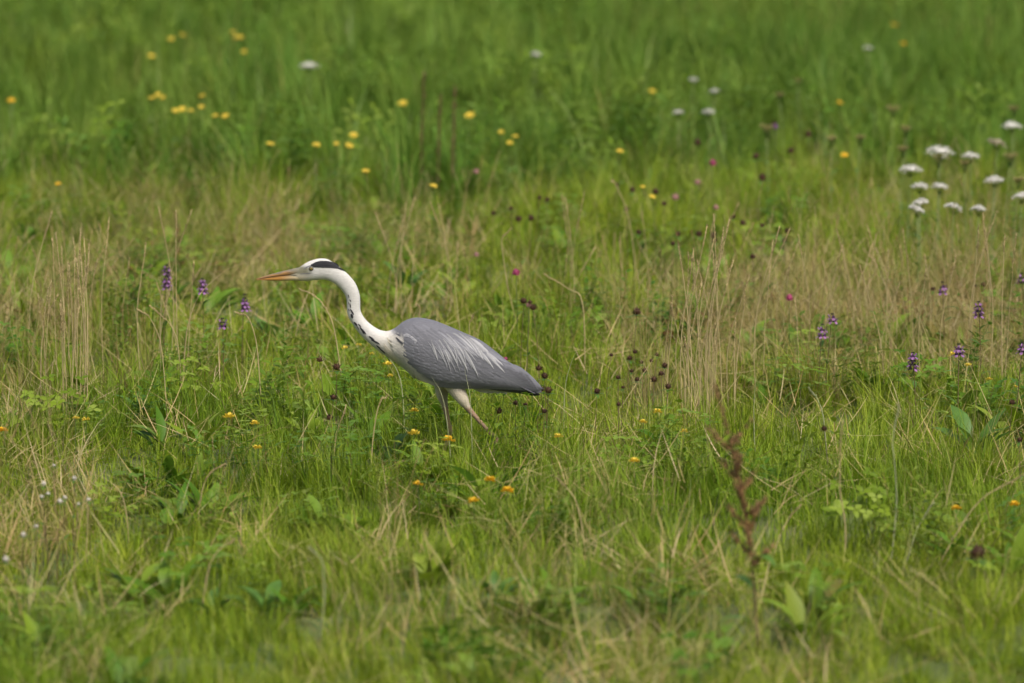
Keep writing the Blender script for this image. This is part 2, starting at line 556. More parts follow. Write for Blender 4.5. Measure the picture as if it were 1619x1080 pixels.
def attrs(x, y, n_var, smin, smax, tilt=.12, zsc=None):
    n = len(x)
    pts = np.stack([x, y, gz(x, y)], 1)
    rot = np.stack([rng.normal(0, tilt, n), rng.normal(0, tilt, n), rng.uniform(0, 6.283, n)], 1)
    s = rng.uniform(smin, smax, n)
    z = s if zsc is None else s * zsc
    scl = np.stack([s, s, z], 1)
    return pts, rng.integers(0, n_var, n), rot, scl

HERON_PX = (740, 752)
HROOT = at_height(*HERON_PX, 0.0)

def sward(name, mat, per_m2, y0, y1, keep, clump_n, l0, l1, w0, w1, lean, curl, seg, hfun, label):
    """blades gathered in clumps of differing height, width and hue"""
    cx, cy = sample_area(per_m2 / clump_n, y0, y1, keep)
    m = len(cx)
    cr = rng.uniform(.025, .075, m); chh = np.where(rng.random(m) < .3, rng.uniform(.85, 1.35, m), rng.uniform(.5, .95, m)); cw = rng.uniform(.7, 1.45, m); cc = rng.random(m); ca = rng.uniform(0, 6.283, m)
    k = np.repeat(np.arange(m), rng.integers(int(clump_n * .4), int(clump_n * 1.6) + 1, m)); n = len(k)
    a = rng.uniform(0, 6.283, n); r = cr[k] * np.sqrt(rng.random(n))
    bx, by = cx[k] + r * np.cos(a), cy[k] + r * np.sin(a)
    base = np.stack([bx, by, gz(bx, by) - .01], 1)
    az = np.where(rng.random(n) < .55, rng.uniform(0, 6.283, n), ca[k] + rng.uniform(-.6, .6, n))
    L = rng.uniform(l0, l1, n) * (.5 + .5 * rng.random(n)) * chh[k] * hfun(bx, by)
    w = rng.uniform(w0, w1, n) * cw[k]
    ln = rng.uniform(0, lean, n) * np.where(rng.random(n) < .72, .8, 2.2)
    cu = curl * rng.uniform(.1, 1.7, n)
    rnd = .55 * rng.random(n) + .45 * cc[k]
    d = np.clip(((.10 + dryness(bx, by)) * (.35 + 1.3 * noise2(bx, by, 5.0, 41)) - rnd) * 6 - .1, 0, 1)
    hue = np.clip(.6 * rng.random(n) + .4 * cc[k], 0, 1)
    tint = np.clip(.6 * noise2(bx, by, 1.2, 14) + .4 * rng.random(n), 0, 1)
    me = blades_mesh(name, mat, base, az, L, w, ln, cu, rng.uniform(-.7, .7, n), d, hue, tint, seg)
    print(name, n, 'blades', n * (2 * seg - 1), 'triangles')
    o = link(name, me)
    tag(o, label, 'grass', kind='stuff')
    return o

near_h = lambda x, y: (.62 + .85 * noise2(x, y, 2.3, 5) + .45 * (noise2(x, y, 5.5, 6) - .5)) * np.clip(1 + (y + .6) * .16, .74, 1) * (1.15 + .85 * np.exp(-((x - HROOT[0] - .05) / .45) ** 2 - ((y - HROOT[1] + .30) / .45) ** 2)) * (1 + .35 * np.clip((y - 5) / 4, 0, 1))
sward('meadow_grass', GRASS, 7600, -5.0, 4.0, lambda x, y: np.clip(.42 + .95 * noise2(x, y, 3.3, 21), 0, 1), 30, .075, .225, .0015, .0034, .6, 1.0, 3, near_h,
      'short tufted green grass of the meadow around the heron')
sward('middle_grass', GRASS, 3300, 4.0, 11.0, lambda x, y: 1 - .85 * tall_mask(x, y), 30, .09, .25, .0024, .0044, .6, 1.0, 3, near_h,
      'yellowish green grass of the worn strip behind the heron')
sward('tall_grass', TALL, 880, 6.0, 32.0, lambda x, y: tall_mask(x, y) * np.clip(1.2 - (y - 8) / 40, .55, 1), 30, .30, .66, .005, .0105, .36, 1.0, 3,
      lambda x, y: .55 + .5 * noise2(x, y, 1.1, 9) + .4 * noise2(x, y, 2.7, 10), 'tall lush green grass behind the worn strip')
# broad leaved herbs low in the grass
x, y = sample_area(21, -5.0, 11.0, lambda x, y: np.clip(2.0 * noise2(x, y, 2.6, 31) - .55, 0, 1) * (1 - .5 * tall_mask(x, y)))
pts, vi, rot, scl = attrs(x, y, len(S_LEAF), .8, 1.35, .2)
scatter('leafy_herbs', S_LEAF, pts, vi, rot, scl, dryness(x, y) * .5, rng.random(len(x)),
        'low clover, plantain and dock leaves among the grass', 'herbs')
x, y = sample_area(9, 6.5, 24.0, lambda x, y: tall_mask(x, y) * np.clip(2.2 * noise2(x, y, 1.1, 33) - .75, 0, 1))
pts, vi, rot, scl = attrs(x, y, len(S_WEED), 1.4, 2.1, .2)
scatter('tall_weeds', S_WEED, pts, vi, rot, scl, dryness(x, y) * .6, rng.random(len(x)),
        'leafy weeds growing up through the tall grass', 'weeds')
# dry straw standing in the tired patches
x, y = sample_area(42, -5.0, 11.5, lambda x, y: np.clip(dryness(x, y) * 1.25 - .12, 0, 1))
pts, vi, rot, scl = attrs(x, y, len(S_STRAW), .75, 1.2, .16)
scatter('dry_straw', S_STRAW, pts, vi, rot, scl, rng.random(len(x)), rng.random(len(x)),
        'thin dry tan straw standing in the worn patches of meadow', 'straw')
# matted dead blades
x, y = sample_area(40, -5.0, 10.0, lambda x, y: np.clip(dryness(x, y) * 1.3 + .12, 0, 1))
pts, vi, rot, scl = attrs(x, y, len(S_THATCH), .8, 1.3, .2)
scatter('dead_grass', S_THATCH, pts, vi, rot, scl, rng.random(len(x)), rng.random(len(x)),
        'matted dead tan grass blades lying through the green', 'grass')

# ================================================================== the heron
HX, HY, HZ = HROOT
def hp(px, py, y=0.0):
    """picture point on the heron's own upright plane -> heron's local coordinates"""
    p = on_plane(px, py, HY)
    return np.array([p[0] - HX, y, p[2] - HZ])

BODY = [  # (back x, back y), (front/belly x, y), half width m: from the bill base down the neck to the tail
    (458, 429.8, 458, 440.2, .0040), (470, 424.2, 470, 443.2, .0097), (478, 419.5, 478, 444.3, .0135), (486, 414.5, 487, 444, .0175), (495, 411, 497, 443, .0200),
    (505, 408.7, 508, 442.3, .0208), (517, 409.5, 516, 442.8, .0202), (529, 416.5, 523, 445.5, .0188), (541, 425.5, 531, 450, .0175),
    (554, 437.5, 539, 457.5, .0168), (563, 450, 545, 466, .0165), (568.5, 465, 548, 474, .0165), (569.7, 478, 548.3, 483, .0170),
    (569.8, 489, 549, 493.5, .0175), (573, 498, 552, 503.5, .0180), (581, 508.5, 559.5, 515.5, .0195), (592, 517, 570, 529.5, .0225),
    (603, 522.5, 584, 543, .0290), (614, 523.5, 601, 557, .0400), (625, 518.5, 619, 569, .0560), (638, 508.5, 634, 578, .0700),
    (653, 503, 648, 588, .0800), (668, 503, 664, 599, .0850), (688, 507.5, 684, 607, .0860), (707, 515, 705, 611, .0840),
    (736, 527.5, 735, 613, .0760), (761, 539, 762, 613, .0640), (785, 557, 785, 614, .0480), (804, 574, 800, 615, .0330),
    (822, 586, 818, 616, .0210), (836, 597, 832, 616, .0120), (846, 607, 844, 615, .0060)]

def catmull(tab, n):
    T = np.array(tab, float); m = len(T)
    P = np.vstack([2 * T[0] - T[1], T, 2 * T[-1] - T[-2]])
    out = []
    for u in np.linspace(0, m - 1, n):
        i = min(m - 2, int(u)); t = u - i
        p0, p1, p2, p3 = P[i], P[i + 1], P[i + 2], P[i + 3]
        out.append(.5 * (2 * p1 + (p2 - p0) * t + (2 * p0 - 5 * p1 + 4 * p2 - p3) * t * t + (3 * p1 - p0 - 3 * p2 + p3) * t ** 3))
    return np.array(out)

def loft(tab, n_ring=120, n_seg=36, pw=2.2):
    S = catmull(tab, n_ring)
    S[:, 4] = np.maximum(S[:, 4], .0006)
    v = []; f = []
    for r in S:
        a, b = hp(r[0], r[1]), hp(r[2], r[3])
        c, ax = (a + b) / 2, (a - b) / 2
        for k in range(n_seg):
            th = 2 * math.pi * k / n_seg
            cs, sn = math.cos(th), math.sin(th)
            cs = math.copysign(abs(cs) ** (2 / pw), cs); sn = math.copysign(abs(sn) ** (2 / pw), sn)
            v.append(c + ax * cs + np.array([0, sn * r[4], 0]))
    for i in range(n_ring - 1):
        for k in range(n_seg):
            f.append((i * n_seg + k, i * n_seg + (k + 1) % n_seg, (i + 1) * n_seg + (k + 1) % n_seg, (i + 1) * n_seg + k))
    f.append(tuple(range(n_seg - 1, -1, -1))); f.append(tuple(range((n_ring - 1) * n_seg, n_ring * n_seg)))
    return v, f

class Skin:
    """depth of a lofted surface at a side-view picture point"""
    def __init__(s, tab, grow=0.0, pw=2.2, ext=1.0):
        S = catmull(tab, 500)
        ts = np.sin(np.linspace(-math.pi / 2, math.pi / 2, 81)) * .9995
        s.kd = kdtree.KDTree(len(S) * len(ts)); s.y = []
        i = 0
        for r in S:
            c = (r[:2] + r[2:4]) / 2; ax = (r[:2] - r[2:4]) / 2
            for t in ts:
                q = c + ax * t * ext
                s.kd.insert((q[0], q[1], 0), i)
                s.y.append((max(r[4], .0005) + grow) * (1 - abs(t) ** pw) ** (1 / pw)); i += 1
        s.kd.balance()
    def __call__(s, px, py):
        w = 0; a = 0
        for co, i, d in s.kd.find_n((px, py, 0), 6):
            k = 1 / (d + .05) ** 2
            w += k; a += k * s.y[i]
        return a / w

heron = bpy.data.objects.new('heron', None); C.objects.link(heron)
heron.location = HROOT
tag(heron, 'grey heron striding through the grass with its white neck stretched forward', 'heron')

# plumage material: vertex colours, soft feather grain
def plumage(name, rough=.75, bump=.35, scale=(60, 60, 60)):
    m = Mat(name)
    a = m.n('ShaderNodeAttribute', attribute_name='bc')
    tc = m.n('ShaderNodeTexCoord'); mp = m.n('ShaderNodeMapping')
    mp.inputs['Scale'].default_value = scale
    mp.inputs['Rotation'].default_value = (0, math.radians(32), 0)
    m.l(tc.outputs['Object'], mp.inputs[0])
    nz = m.n('ShaderNodeTexNoise'); nz.inputs['Scale'].default_value = 1.0; nz.inputs['Detail'].default_value = 5; nz.inputs['Roughness'].default_value = .65
    m.l(mp.outputs[0], nz.inputs['Vector'])
    k = m.math('ADD', m.math('MULTIPLY', nz.outputs['Fac'], .5), .75)
    mul = m.n('ShaderNodeVectorMath', operation='SCALE'); m.l(a.outputs['Color'], mul.inputs[0]); m.l(k, mul.inputs['Scale'])
    m.l(mul.outputs[0], m.p.inputs['Base Color'])
    m.p.inputs['Roughness'].default_value = rough
    m.p.inputs['Specular IOR Level'].default_value = .25
    m.p.inputs['Sheen Weight'].default_value = .15
    bp = m.n('ShaderNodeBump'); bp.inputs['Strength'].default_value = bump; bp.inputs['Distance'].default_value = .003
    m.l(nz.outputs['Fac'], bp.inputs['Height']); m.l(bp.outputs[0], m.p.inputs['Normal'])
    return m.m
PLUME = plumage('plumage', scale=(45, 150, 260))
NECKP = plumage('neck_down', scale=(90, 160, 220), bump=.6)
HORN = plumage('bill_horn', .38, .15, (40, 200, 300))

def colour_mesh(name, v, f, cols, mat):
    g = Geo(); g.v = [tuple(map(float, q)) for q in v]; g.f = [tuple(q) for q in f]
    g.bc = [tuple(c[:3]) + (1,) for c in cols]
    return g.mesh(name, mat)

# ---- body: neck, trunk and legs fused into one surface
g = Geo()
v, f = loft(BODY); g.add(v, f)
def leg_chain(pts, radii):
    P = catmull([(a[0], a[1], b, c, 0) for (a, b), c in zip(pts, radii)], len(pts) * 6)
    tube(g, [hp(q[0], q[1], q[2]) for q in P], np.maximum(P[:, 3], .0028), 12)
def foot(px, y, heading):
    o = hp(px, 750, y)
    for da, L in ((-.45, .075), (0, .09), (.45, .075), (math.pi, .05)):
        a = heading + da
        d = np.array([math.cos(a), math.sin(a), 0])
        tube(g, [o + (0, 0, .012), o + d * L * .35 + (0, 0, .012), o + d * L * .7 + (0, 0, .009), o + d * L + (0, 0, .004)], [.0055, .0045, .004, .0025], 8)
NEAR_LEG = [((712, 600), -.022), ((722, 614), -.030), ((732, 629), -.040), ((740, 642), -.042), ((756, 660), -.045), ((775, 681), -.044), ((784, 690), -.043), ((783, 703), -.043), ((776, 726), -.042), ((769, 750), -.042)]
leg_chain(NEAR_LEG, [.030, .0260, .0195, .0108, .0072, .0068, .0085, .0066, .0056, .0062])
FAR_LEG = [((700, 596), .04), ((699, 612), .042), ((699, 628), .042), ((703, 644), .042), ((708, 668), .042), ((711, 684), .042), ((708, 698), .042), ((700, 722), .042), ((692, 750), .042)]
leg_chain(FAR_LEG, [.034, .027, .019, .0105, .0072, .0085, .0068, .0056, .0062])
foot(768, -.042, math.pi); foot(692, .042, math.pi)
tmp = link('heron_tmp', g.mesh('heron_tmp', None, colours=False))
rm = tmp.modifiers.new('r', 'REMESH'); rm.mode = 'VOXEL'; rm.voxel_size = .0026
sm = tmp.modifiers.new('s', 'SMOOTH'); sm.iterations = 3; sm.factor = .5
body_me = bpy.data.meshes.new_from_object(tmp.evaluated_get(bpy.context.evaluated_depsgraph_get()))
bpy.data.objects.remove(tmp)
body_me.name = 'body'
co = np.empty(len(body_me.vertices) * 3); body_me.vertices.foreach_get('co', co); co = co.reshape(-1, 3)
SCL = hp(741, 800)[0] - hp(740, 800)[0]
def inv_hp(c):
    P = np.atleast_2d(np.array(c, float)) * (1, 0, 1) + (HX, HY, HZ) - CAMP
    d = P @ FWD
    return PW / 2 + KPX * P[:, 0] / d, PH / 2 - KPX * (P @ UPV) / d
bx, bz = inv_hp(co)
WHITE, CREAM = np.array((.63, .62, .585)), np.array((.58, .53, .41))
GREY, PALE = np.array((.148, .152, .170)), np.array((.46, .455, .43))
THIGH, SHANK, LORE = np.array((.55, .49, .37)), np.array((.30, .20, .13)), np.array((.185, .18, .11))
def smooth(a, b, x):
    t = np.clip((x - a) / (b - a), 0, 1); return t * t * (3 - 2 * t)
nzv = noise2(bx * .09, bz * .09, 1, 51) * .6 + noise2(bx * .25, bz * .25, 1, 52) * .4
col = np.tile(WHITE, (len(co), 1))
k = smooth(515, 575, bz + (bx - 600) * .3)[:, None]; col = col * (1 - k) + CREAM * k
edge = np.interp(bz, [495, 520, 535, 552, 575, 592, 606, 615], [618, 619, 630, 637, 648, 662, 690, 800])
k = smooth(-7, 8, bx - edge + (nzv - .5) * 14)[:, None]; k = np.where(bz[:, None] > 618, 0, k)
col = col * (1 - k) + GREY * k
k = (smooth(606, 612, bz) * smooth(740, 765, bx) * (1 - smooth(826, 836, bx)))[:, None]; col = col * (1 - k) + PALE * k
k = (smooth(608, 618, bz) * smooth(690, 700, bx))[:, None]; col = col * (1 - k) + THIGH * np.where(co[:, 1] > 0, .6, 1)[:, None] * k  # thigh feathers; far side darkened, its shade painted into the colour
tt = np.where(co[:, 1] < 0, smooth(636, 645, bz), smooth(640, 650, bz))[:, None]; col = col * (1 - tt) + SHANK * (.85 + .3 * nzv[:, None]) * tt
k = (smooth(500, 483, bx) * smooth(417, 424, bz - (bx - 480) * .12) * (1 - smooth(431, 437, bz)))[:, None] * .95; col = col * (1 - k) + LORE * k
k = ((1 - smooth(474, 500, bx)) * smooth(430, 438, bz))[:, None] * .85; col = col * (1 - k) + np.array((.50, .44, .29)) * k
at = body_me.attributes.new('bc', 'FLOAT_COLOR', 'POINT')
at.data.foreach_set('color', np.concatenate([col, np.ones((len(co), 1))], 1).astype(np.float32).ravel())
body_me.materials.clear(); body_me.materials.append(NECKP)
body_me.polygons.foreach_set('use_smooth', [True] * len(body_me.polygons))
body = link('body', body_me, heron)

# ---- bill
def bill(name, tab, colf):
    v, f = loft(tab, 40, 20, 2.0)
    X_, Z_ = inv_hp(v); cols = [colf(a, b) for a, b in zip(X_, Z_)]
    return link(name, colour_mesh(name, v, f, cols, HORN), heron)
UPPER = [(480, 421.6, 480, 434.0, .0090), (472, 422.9, 472, 434.6, .0098), (462, 425.4, 462, 434.9, .0088), (445, 429.2, 445, 436.4, .0068), (430, 433.2, 430, 438.4, .0050), (415, 437.7, 415, 440.5, .0030), (403.5, 441.2, 403.5, 442.0, .0008)]
LOWER = [(480, 434.4, 480, 443.4, .0080), (472, 434.4, 472, 443.8, .0090), (462, 434.5, 462, 443.6, .0080), (445, 436.2, 445, 443.9, .0060), (430, 438.3, 430, 443.7, .0044), (415, 440.4, 415, 443.0, .0027), (404.5, 441.7, 404.5, 442.5, .0008)]
def up_col(x, z):
    line = np.interp(x, [404, 430, 445, 462, 476], [441.5, 438, 436, 434, 433])
    top = np.interp(x, [404, 415, 430, 445, 462, 476], [441, 437.7, 433.2, 429.2, 425.4, 421.8])
    h = (z - top) / max(.5, line - top)
    dusk, orng, tan = np.array((.20, .165, .12)), np.array((.40, .215, .075)), np.array((.34, .195, .09))
    k = float(smooth(.10, .55, h + .25 * math.sin(x * .31) * .5)); c = dusk * (1 - k) + orng * k
    kt = float(smooth(440, 412, x)); c = c * (1 - kt) + tan * kt
    kb = float(smooth(452, 472, x)); return c * (1 - kb) + np.array((.22, .21, .15)) * kb
def lo_col(x, z):
    c = np.array((.47, .235, .055)); kt = float(smooth(428, 408, x)); c = c * (1 - kt) + np.array((.44, .21, .07)) * kt
    kb = float(smooth(438, 470, x)); return c * (1 - kb) + np.array((.50, .42, .25)) * kb
bill('upper_bill', UPPER, up_col); bill('lower_bill', LOWER, lo_col)

# gape line and nostril slit
for sd in (-1, 1):
    xs = np.linspace(474, 410, 14)
    gl = [hp(x, np.interp(x, [404, 415, 430, 445, 462, 480], [441.8, 440.45, 438.35, 436.3, 434.7, 434.2]), sd * (np.interp(x, [404, 415, 430, 445, 462, 480], [.0008, .0029, .0048, .0065, .0084, .0096]))) for x in xs]
    gg = Geo(); tube(gg, gl, np.linspace(.0009, .0003, 14), 4); gg.bc = [(.05, .035, .025, 1)] * len(gg.v)
    link('gape_line', gg.mesh('gape_line', HORN), heron)
    nl = [hp(x, np.interp(x, [450, 462], [431.6, 429.6]), sd * np.interp(x, [445, 462], [.0064, .0083])) for x in (450, 454, 458, 462)]
    gg = Geo(); tube(gg, nl, [.0003, .0009, .0009, .0003], 4); gg.bc = [(.04, .03, .025, 1)] * len(gg.v)
    link('nostril', gg.mesh('nostril', HORN), heron)
# ---- eyes
SK = Skin(BODY)
def sphere(g, c, r, sx=1, sy=1, sz=1, nu=14, nv=10):
    v = []; f = []
    for j in range(nv + 1):
        th = math.pi * j / nv
        for i in range(nu):
            ph = 2 * math.pi * i / nu
            v.append((c[0] + r * sx * math.sin(th) * math.cos(ph), c[1] + r * sy * math.cos(th), c[2] + r * sz * math.sin(th) * math.sin(ph)))
    for j in range(nv):
        for i in range(nu):
            f.append((j * nu + i, j * nu + (i + 1) % nu, (j + 1) * nu + (i + 1) % nu, (j + 1) * nu + i))
    g.add(v, f)
def gloss(name, col, rough=.12):
    m = Mat(name); nz = m.n('ShaderNodeTexNoise'); nz.inputs['Scale'].default_value = 400
    m.l(m.mix(nz.outputs['Fac'], tuple(c * .8 for c in col) + (1,), tuple(min(1, c * 1.2) for c in col) + (1,)), m.p.inputs['Base Color'])
    m.p.inputs['Roughness'].default_value = rough
    return m.m
IRIS, PUPIL, LID = gloss('iris', (.42, .30, .03)), gloss('pupil', (.006, .006, .006), .05), gloss('eyelid', (.09, .085, .07), .5)
for s in (-1, 1):
    yy = SK(492.6, 423.6)
    c = hp(492.6, 423.6, s * (yy - .0005))
    ge = Geo(); sphere(ge, c, .0080, 1, .55, 1); lid = link('eyelid', ge.mesh('eyelid', LID), heron)
    c2 = c + np.array([0, s * .0016, 0])
    ge = Geo(); sphere(ge, c2, .0056, 1, .55, 1); eye = link('eye', ge.mesh('eye', IRIS), heron)
    ge = Geo(); sphere(ge, c2 + np.array([0, s * .0017, 0]), .0030, 1, .6, 1); link('pupil', ge.mesh('pupil', PUPIL), eye)

# ---- feathers that hug a surface
WING = [(r[0], r[1] + (0 if r[0] > 700 else (700 - r[0]) * .03), r[2], min(r[3], 611.5) + 9 * float(np.clip((r[0] - 640) / 40, 0, 1)), r[4] + .006) for r in BODY[18:28]]
WING += [(806, 573.5, 802, 619.5, .040), (822, 580, 820, 621.5, .030), (838, 592.5, 836, 621, .021), (850, 604.5, 846, 624, .012), (857, 613.5, 853, 624, .005)]
SW = Skin(WING, 0.0, 2.2, 1.0)
RIDGE = np.array([(r[0], r[1]) for r in catmull(WING, 200)])
def feather(name, parent, side, path, width, c0, c1=None, lift0=.0006, lift1=.0026, mat=None, skin=None, n=9, pointed=.6, rim=None, camber=.0008, jit=0.0):
    """one feather: lens shaped vane along a picture path (px), laid on the skin; c0 colour at root, c1 at tip, rim colour at the margins"""
    skin = skin or SW
    P = np.array(path, float)
    T = np.linspace(0, 1, n)
    if len(P) == 2:
        Q = P[0] + (P[1] - P[0]) * T[:, None]
    else:
        Q = ((1 - T) ** 2)[:, None] * P[0] + (2 * T * (1 - T))[:, None] * P[1] + (T ** 2)[:, None] * P[2]
    D = np.gradient(Q, axis=0); D /= np.linalg.norm(D, axis=1)[:, None] + 1e-9
    Nn = np.stack([-D[:, 1], D[:, 0]], 1)
    c1 = c0 if c1 is None else c1
    g = Geo(); v = []; cs = []; f = []
    ac = (-1, -.55, 0, .55, 1)
    for i, t in enumerate(T):
        hw = width * .5 * (math.sin(math.pi * min(1, .12 + .5 * t)) ** .7 if t < .6 else 1) * (max(0, 1 - max(0, (t - pointed) / (1 - pointed + 1e-6)) ** 2.0)) ** .5
        hw = max(hw, width * .03)
        for k in ac:
            q = Q[i] + Nn[i] * k * hw
            if skin is SW:
                q[1] = max(q[1], np.interp(q[0], RIDGE[:, 0], RIDGE[:, 1]) + 1.2)
            y = skin(q[0], q[1]) + lift0 + (lift1 - lift0) * t + camber * (1 - k * k)
            v.append(hp(q[0], q[1], side * y))
            c = np.array(c0) * (1 - t) + np.array(c1) * t
            if rim is not None:
                m_ = abs(k) ** 2 * .8; c = c * (1 - m_) + np.array(rim) * m_
            if k == 0: c = c * .92
            cs.append(tuple(c) + (1,))
    w_ = len(ac)
    for i in range(n - 1):
        for k in range(w_ - 1):
            f.append((i * w_ + k, i * w_ + k + 1, (i + 1) * w_ + k + 1, (i + 1) * w_ + k))
    g.add(v, f, cs)
    return link(name, g.mesh(name, mat or PLUME), parent)

def wing_shell(side):
    """the folded wing itself: coverts' base under the feathers"""
    lo = np.array([(634, 560), (642, 574), (652, 586), (665, 597), (690, 607), (720, 610.5), (760, 611.5), (800, 612.5), (826, 617), (846, 623), (856, 620)], float)
    hi = np.array([(634, 524), (642, 513), (653, 508.5), (668, 508.5), (690, 513), (720, 525), (760, 543), (800, 574.5), (826, 585), (846, 601.5), (856, 613)], float)
    U_ = np.linspace(0, len(lo) - 1, 44); ix = np.arange(len(lo))
    v = []; f = []; cs = []; nn = 22
    for u in U_:
        a = np.array([np.interp(u, ix, lo[:, 0]), np.interp(u, ix, lo[:, 1])]); b = np.array([np.interp(u, ix, hi[:, 0]), np.interp(u, ix, hi[:, 1])])
        b[1] = np.interp(b[0], RIDGE[:, 0], RIDGE[:, 1])
        for j in range(nn):
            q = a + (b - a) * (1 - (1 - j / (nn - 1)) ** 2.2)
            v.append(hp(q[0], q[1], side * (SW(q[0], q[1]) + .0002 if j < nn - 1 else 0)))
            e_ = float(smooth(2, 22, q[0] - np.interp(q[1], [495, 520, 535, 552, 575, 592, 606], [612, 614, 628, 634, 644, 656, 676])))
            cs.append(tuple((CREAM * .55 + WHITE * .45) * (1 - e_) + GREY * e_) + (1,))
    for i in range(43):
        for j in range(nn - 1):
            f.append((i * nn + j, i * nn + j + 1, (i + 1) * nn + j + 1, (i + 1) * nn + j))
    g = Geo(); g.add(v, f, cs)
    return link('wing', g.mesh('wing', PLUME), heron)

BLACK, DARK = np.array((.022, .022, .026)), np.array((.085, .085, .10))
PLUMEW = np.array((.45, .455, .46))
for side in (-1, 1):
    frs = random.getstate(); random.seed(77)
    wing = wing_shell(side)
    tone = lambda a=.07: 1 + U(-a, a)
    # flight feathers along the lower edge, dark primaries at the tip
    for i in range(7):
        x0 = 740 + i * 9
        feather('primary_feather', wing, side, [(x0, 603 + i * .9), (794 + i * 5, 612.6 + i * .9), (824 + i * 5.0, 617.5 + i * 1.15)], 9, BLACK * 1.5, BLACK, .0004, .0010 + i * .0001)
    for i in range(9):
        x0 = 700 + i * 9
        feather('secondary_feather', wing, side, [(x0, 582 + i * 1.2), (x0 + 40, 601 + i * .8), (x0 + 76 + i * 1.5, 608.5 + i * .7)], 14, GREY * 1.0 * tone(.12), GREY * .6 * tone(.15), .0006, .0018 + i * .0001, rim=GREY * 1.12)
    for i in range(8):
        x0 = 738 + i * 5; y0 = 552 + i * 3.4
        feather('tertial_feather', wing, side, [(x0, y0), (x0 + 48, y0 + 26), (836 + i * 2.2, 604 + i * 1.7 + (7 - i) * -1.5)], 15, GREY * 1.0 * tone(.12), GREY * .5 * tone(.15), .0012, .0034, rim=GREY * 1.25)
    # coverts in overlapping rows, rearmost first
    rows = []
    for r_ in range(15):
        x0 = 742 - r_ * 7.4
        L = 44 - r_ * 1.8; W = 13.5 - r_ * .40
        top = np.interp(x0, [630, 655, 700, 745], [524, 513, 521, 540]); bot = np.interp(x0, [630, 640, 655, 680, 745], [552, 570, 586, 598, 602])
        cnt = int((bot - top) / (W * .62))
        for q in range(cnt):
            yy = top + (bot - top) * (q + .5 + (.5 if r_ % 2 else 0)) / (cnt + .5) + U(-1, 1)
            an = math.radians(np.interp((yy - top) / (bot - top), [0, .5, 1], [40, 34, 20]) + U(-4, 4))
            p0 = (x0 + U(-1.5, 1.5), yy - 6)
            mid = (p0[0] + math.cos(an) * L * .5, p0[1] + math.sin(an) * L * .5)
            tip = (p0[0] + math.cos(an * .85) * L, min(p0[1] + math.sin(an * .85) * L, 610))
            c = GREY * tone(.12) * (1.12 if yy > bot - 14 else 1)
            feather('covert_feather', wing, side, [p0, mid, tip], W, c, c * .97, .0004, U(.0013, .0019), n=7, pointed=.55, rim=GREY * 1.18)
    # loose grey scapulars over the back
    for i in range(16):
        x0 = 656 + i * 6.2; y0 = np.interp(x0, [650, 690, 760], [512, 515, 538]) + U(0, 6)
        L = U(46, 74)
        an = math.radians(40 - i * .6)
        feather('scapular_feather', wing, side, [(x0, y0), (x0 + L * .5 * math.cos(an * .75), y0 + L * .5 * math.sin(an * .75)), (x0 + L * math.cos(an), y0 + L * math.sin(an))], U(7, 10),
                GREY * .9 * tone(.12), GREY * (1.05 + .45 * i / 16) * tone(.14), .0018, .0030, pointed=.4, rim=GREY * 1.2)
    # long pale plumes draped over the wing (traced singly)
    for a, m_, b, w_ in [((424, 268), (455, 350), (478, 432), 13), ((462, 275), (508, 350), (530, 415), 11), ((486, 268), (545, 350), (576, 452), 14), ((520, 262), (590, 350), (636, 468), 15),
                         ((560, 250), (640, 340), (634, 495), 8), ((575, 262), (660, 370), (722, 528), 16), ((610, 262), (690, 350), (705, 470), 9), ((628, 280), (745, 400), (806, 576), 15),
                         ((600, 225), (690, 270), (770, 360), 13), ((650, 232), (745, 290), (800, 385), 12), ((700, 255), (800, 320), (845, 440), 11), ((735, 275), (860, 390), (930, 512), 15),
                         ((770, 300), (880, 370), (960, 470), 13), ((800, 330), (920, 430), (1022, 548), 15), ((690, 238), (800, 300), (890, 380), 12), ((820, 345), (930, 410), (1010, 495), 12),
                         ((545, 225), (640, 290), (690, 400), 9), ((640, 222), (760, 268), (850, 338), 9)]:
        pt = lambda q: (600 + q[0] / 5.143, 480 + q[1] / 5.143)
        feather('pale_plume', wing, side, [pt(a), pt(m_), pt(b)], w_ / 5.143 * 1.15, PLUMEW * .52 * tone(.05), PLUMEW * .95 * tone(.08), .0026, .0040, n=11, pointed=.25, camber=.0006)
    for i in range(46):
        t = R(); upper = R() < .5
        x0, y0 = (690 + t * 62, 517 + t * 26 + U(0, 8)) if upper else (676 + t * 52, 528 + t * 14 + U(0, 12))
        L = U(26, 50); an = math.radians((38 if upper else 56) + U(-6, 6))
        feather('pale_plume', wing, side, [(x0, y0), (x0 + L * .5 * math.cos(an * .85), y0 + L * .5 * math.sin(an * .85)), (x0 + L * math.cos(an * 1.08), y0 + L * math.sin(an * 1.08))], U(1.2, 2.2),
                GREY * 1.35, (GREY * .4 + PLUMEW * .6) * tone(.15), .0030, .0038, n=9, pointed=.25, camber=.0004)
    # white shoulder tuft with its dark spot
    for i in range(34):
        t = R(); q = R()
        x0, y0 = 637 + t * 21, 528 - math.sin(math.pi * (.2 + .7 * t)) * 6 + t * 4 + q * 3.5
        an = math.radians(-15 + 85 * t + U(-15, 15)); L = U(4, 8)
        feather('shoulder_feather', wing, side, [(x0, y0), (x0 + L * .5 * math.cos(an), y0 + L * .5 * math.sin(an)), (x0 + L * math.cos(an + .3), y0 + L * math.sin(an + .3))], U(1.4, 2.6), np.array((.47, .47, .47)) * U(.75, 1.1), GREY * 1.4, .0014, .0026, n=5, pointed=.4, camber=.0003)
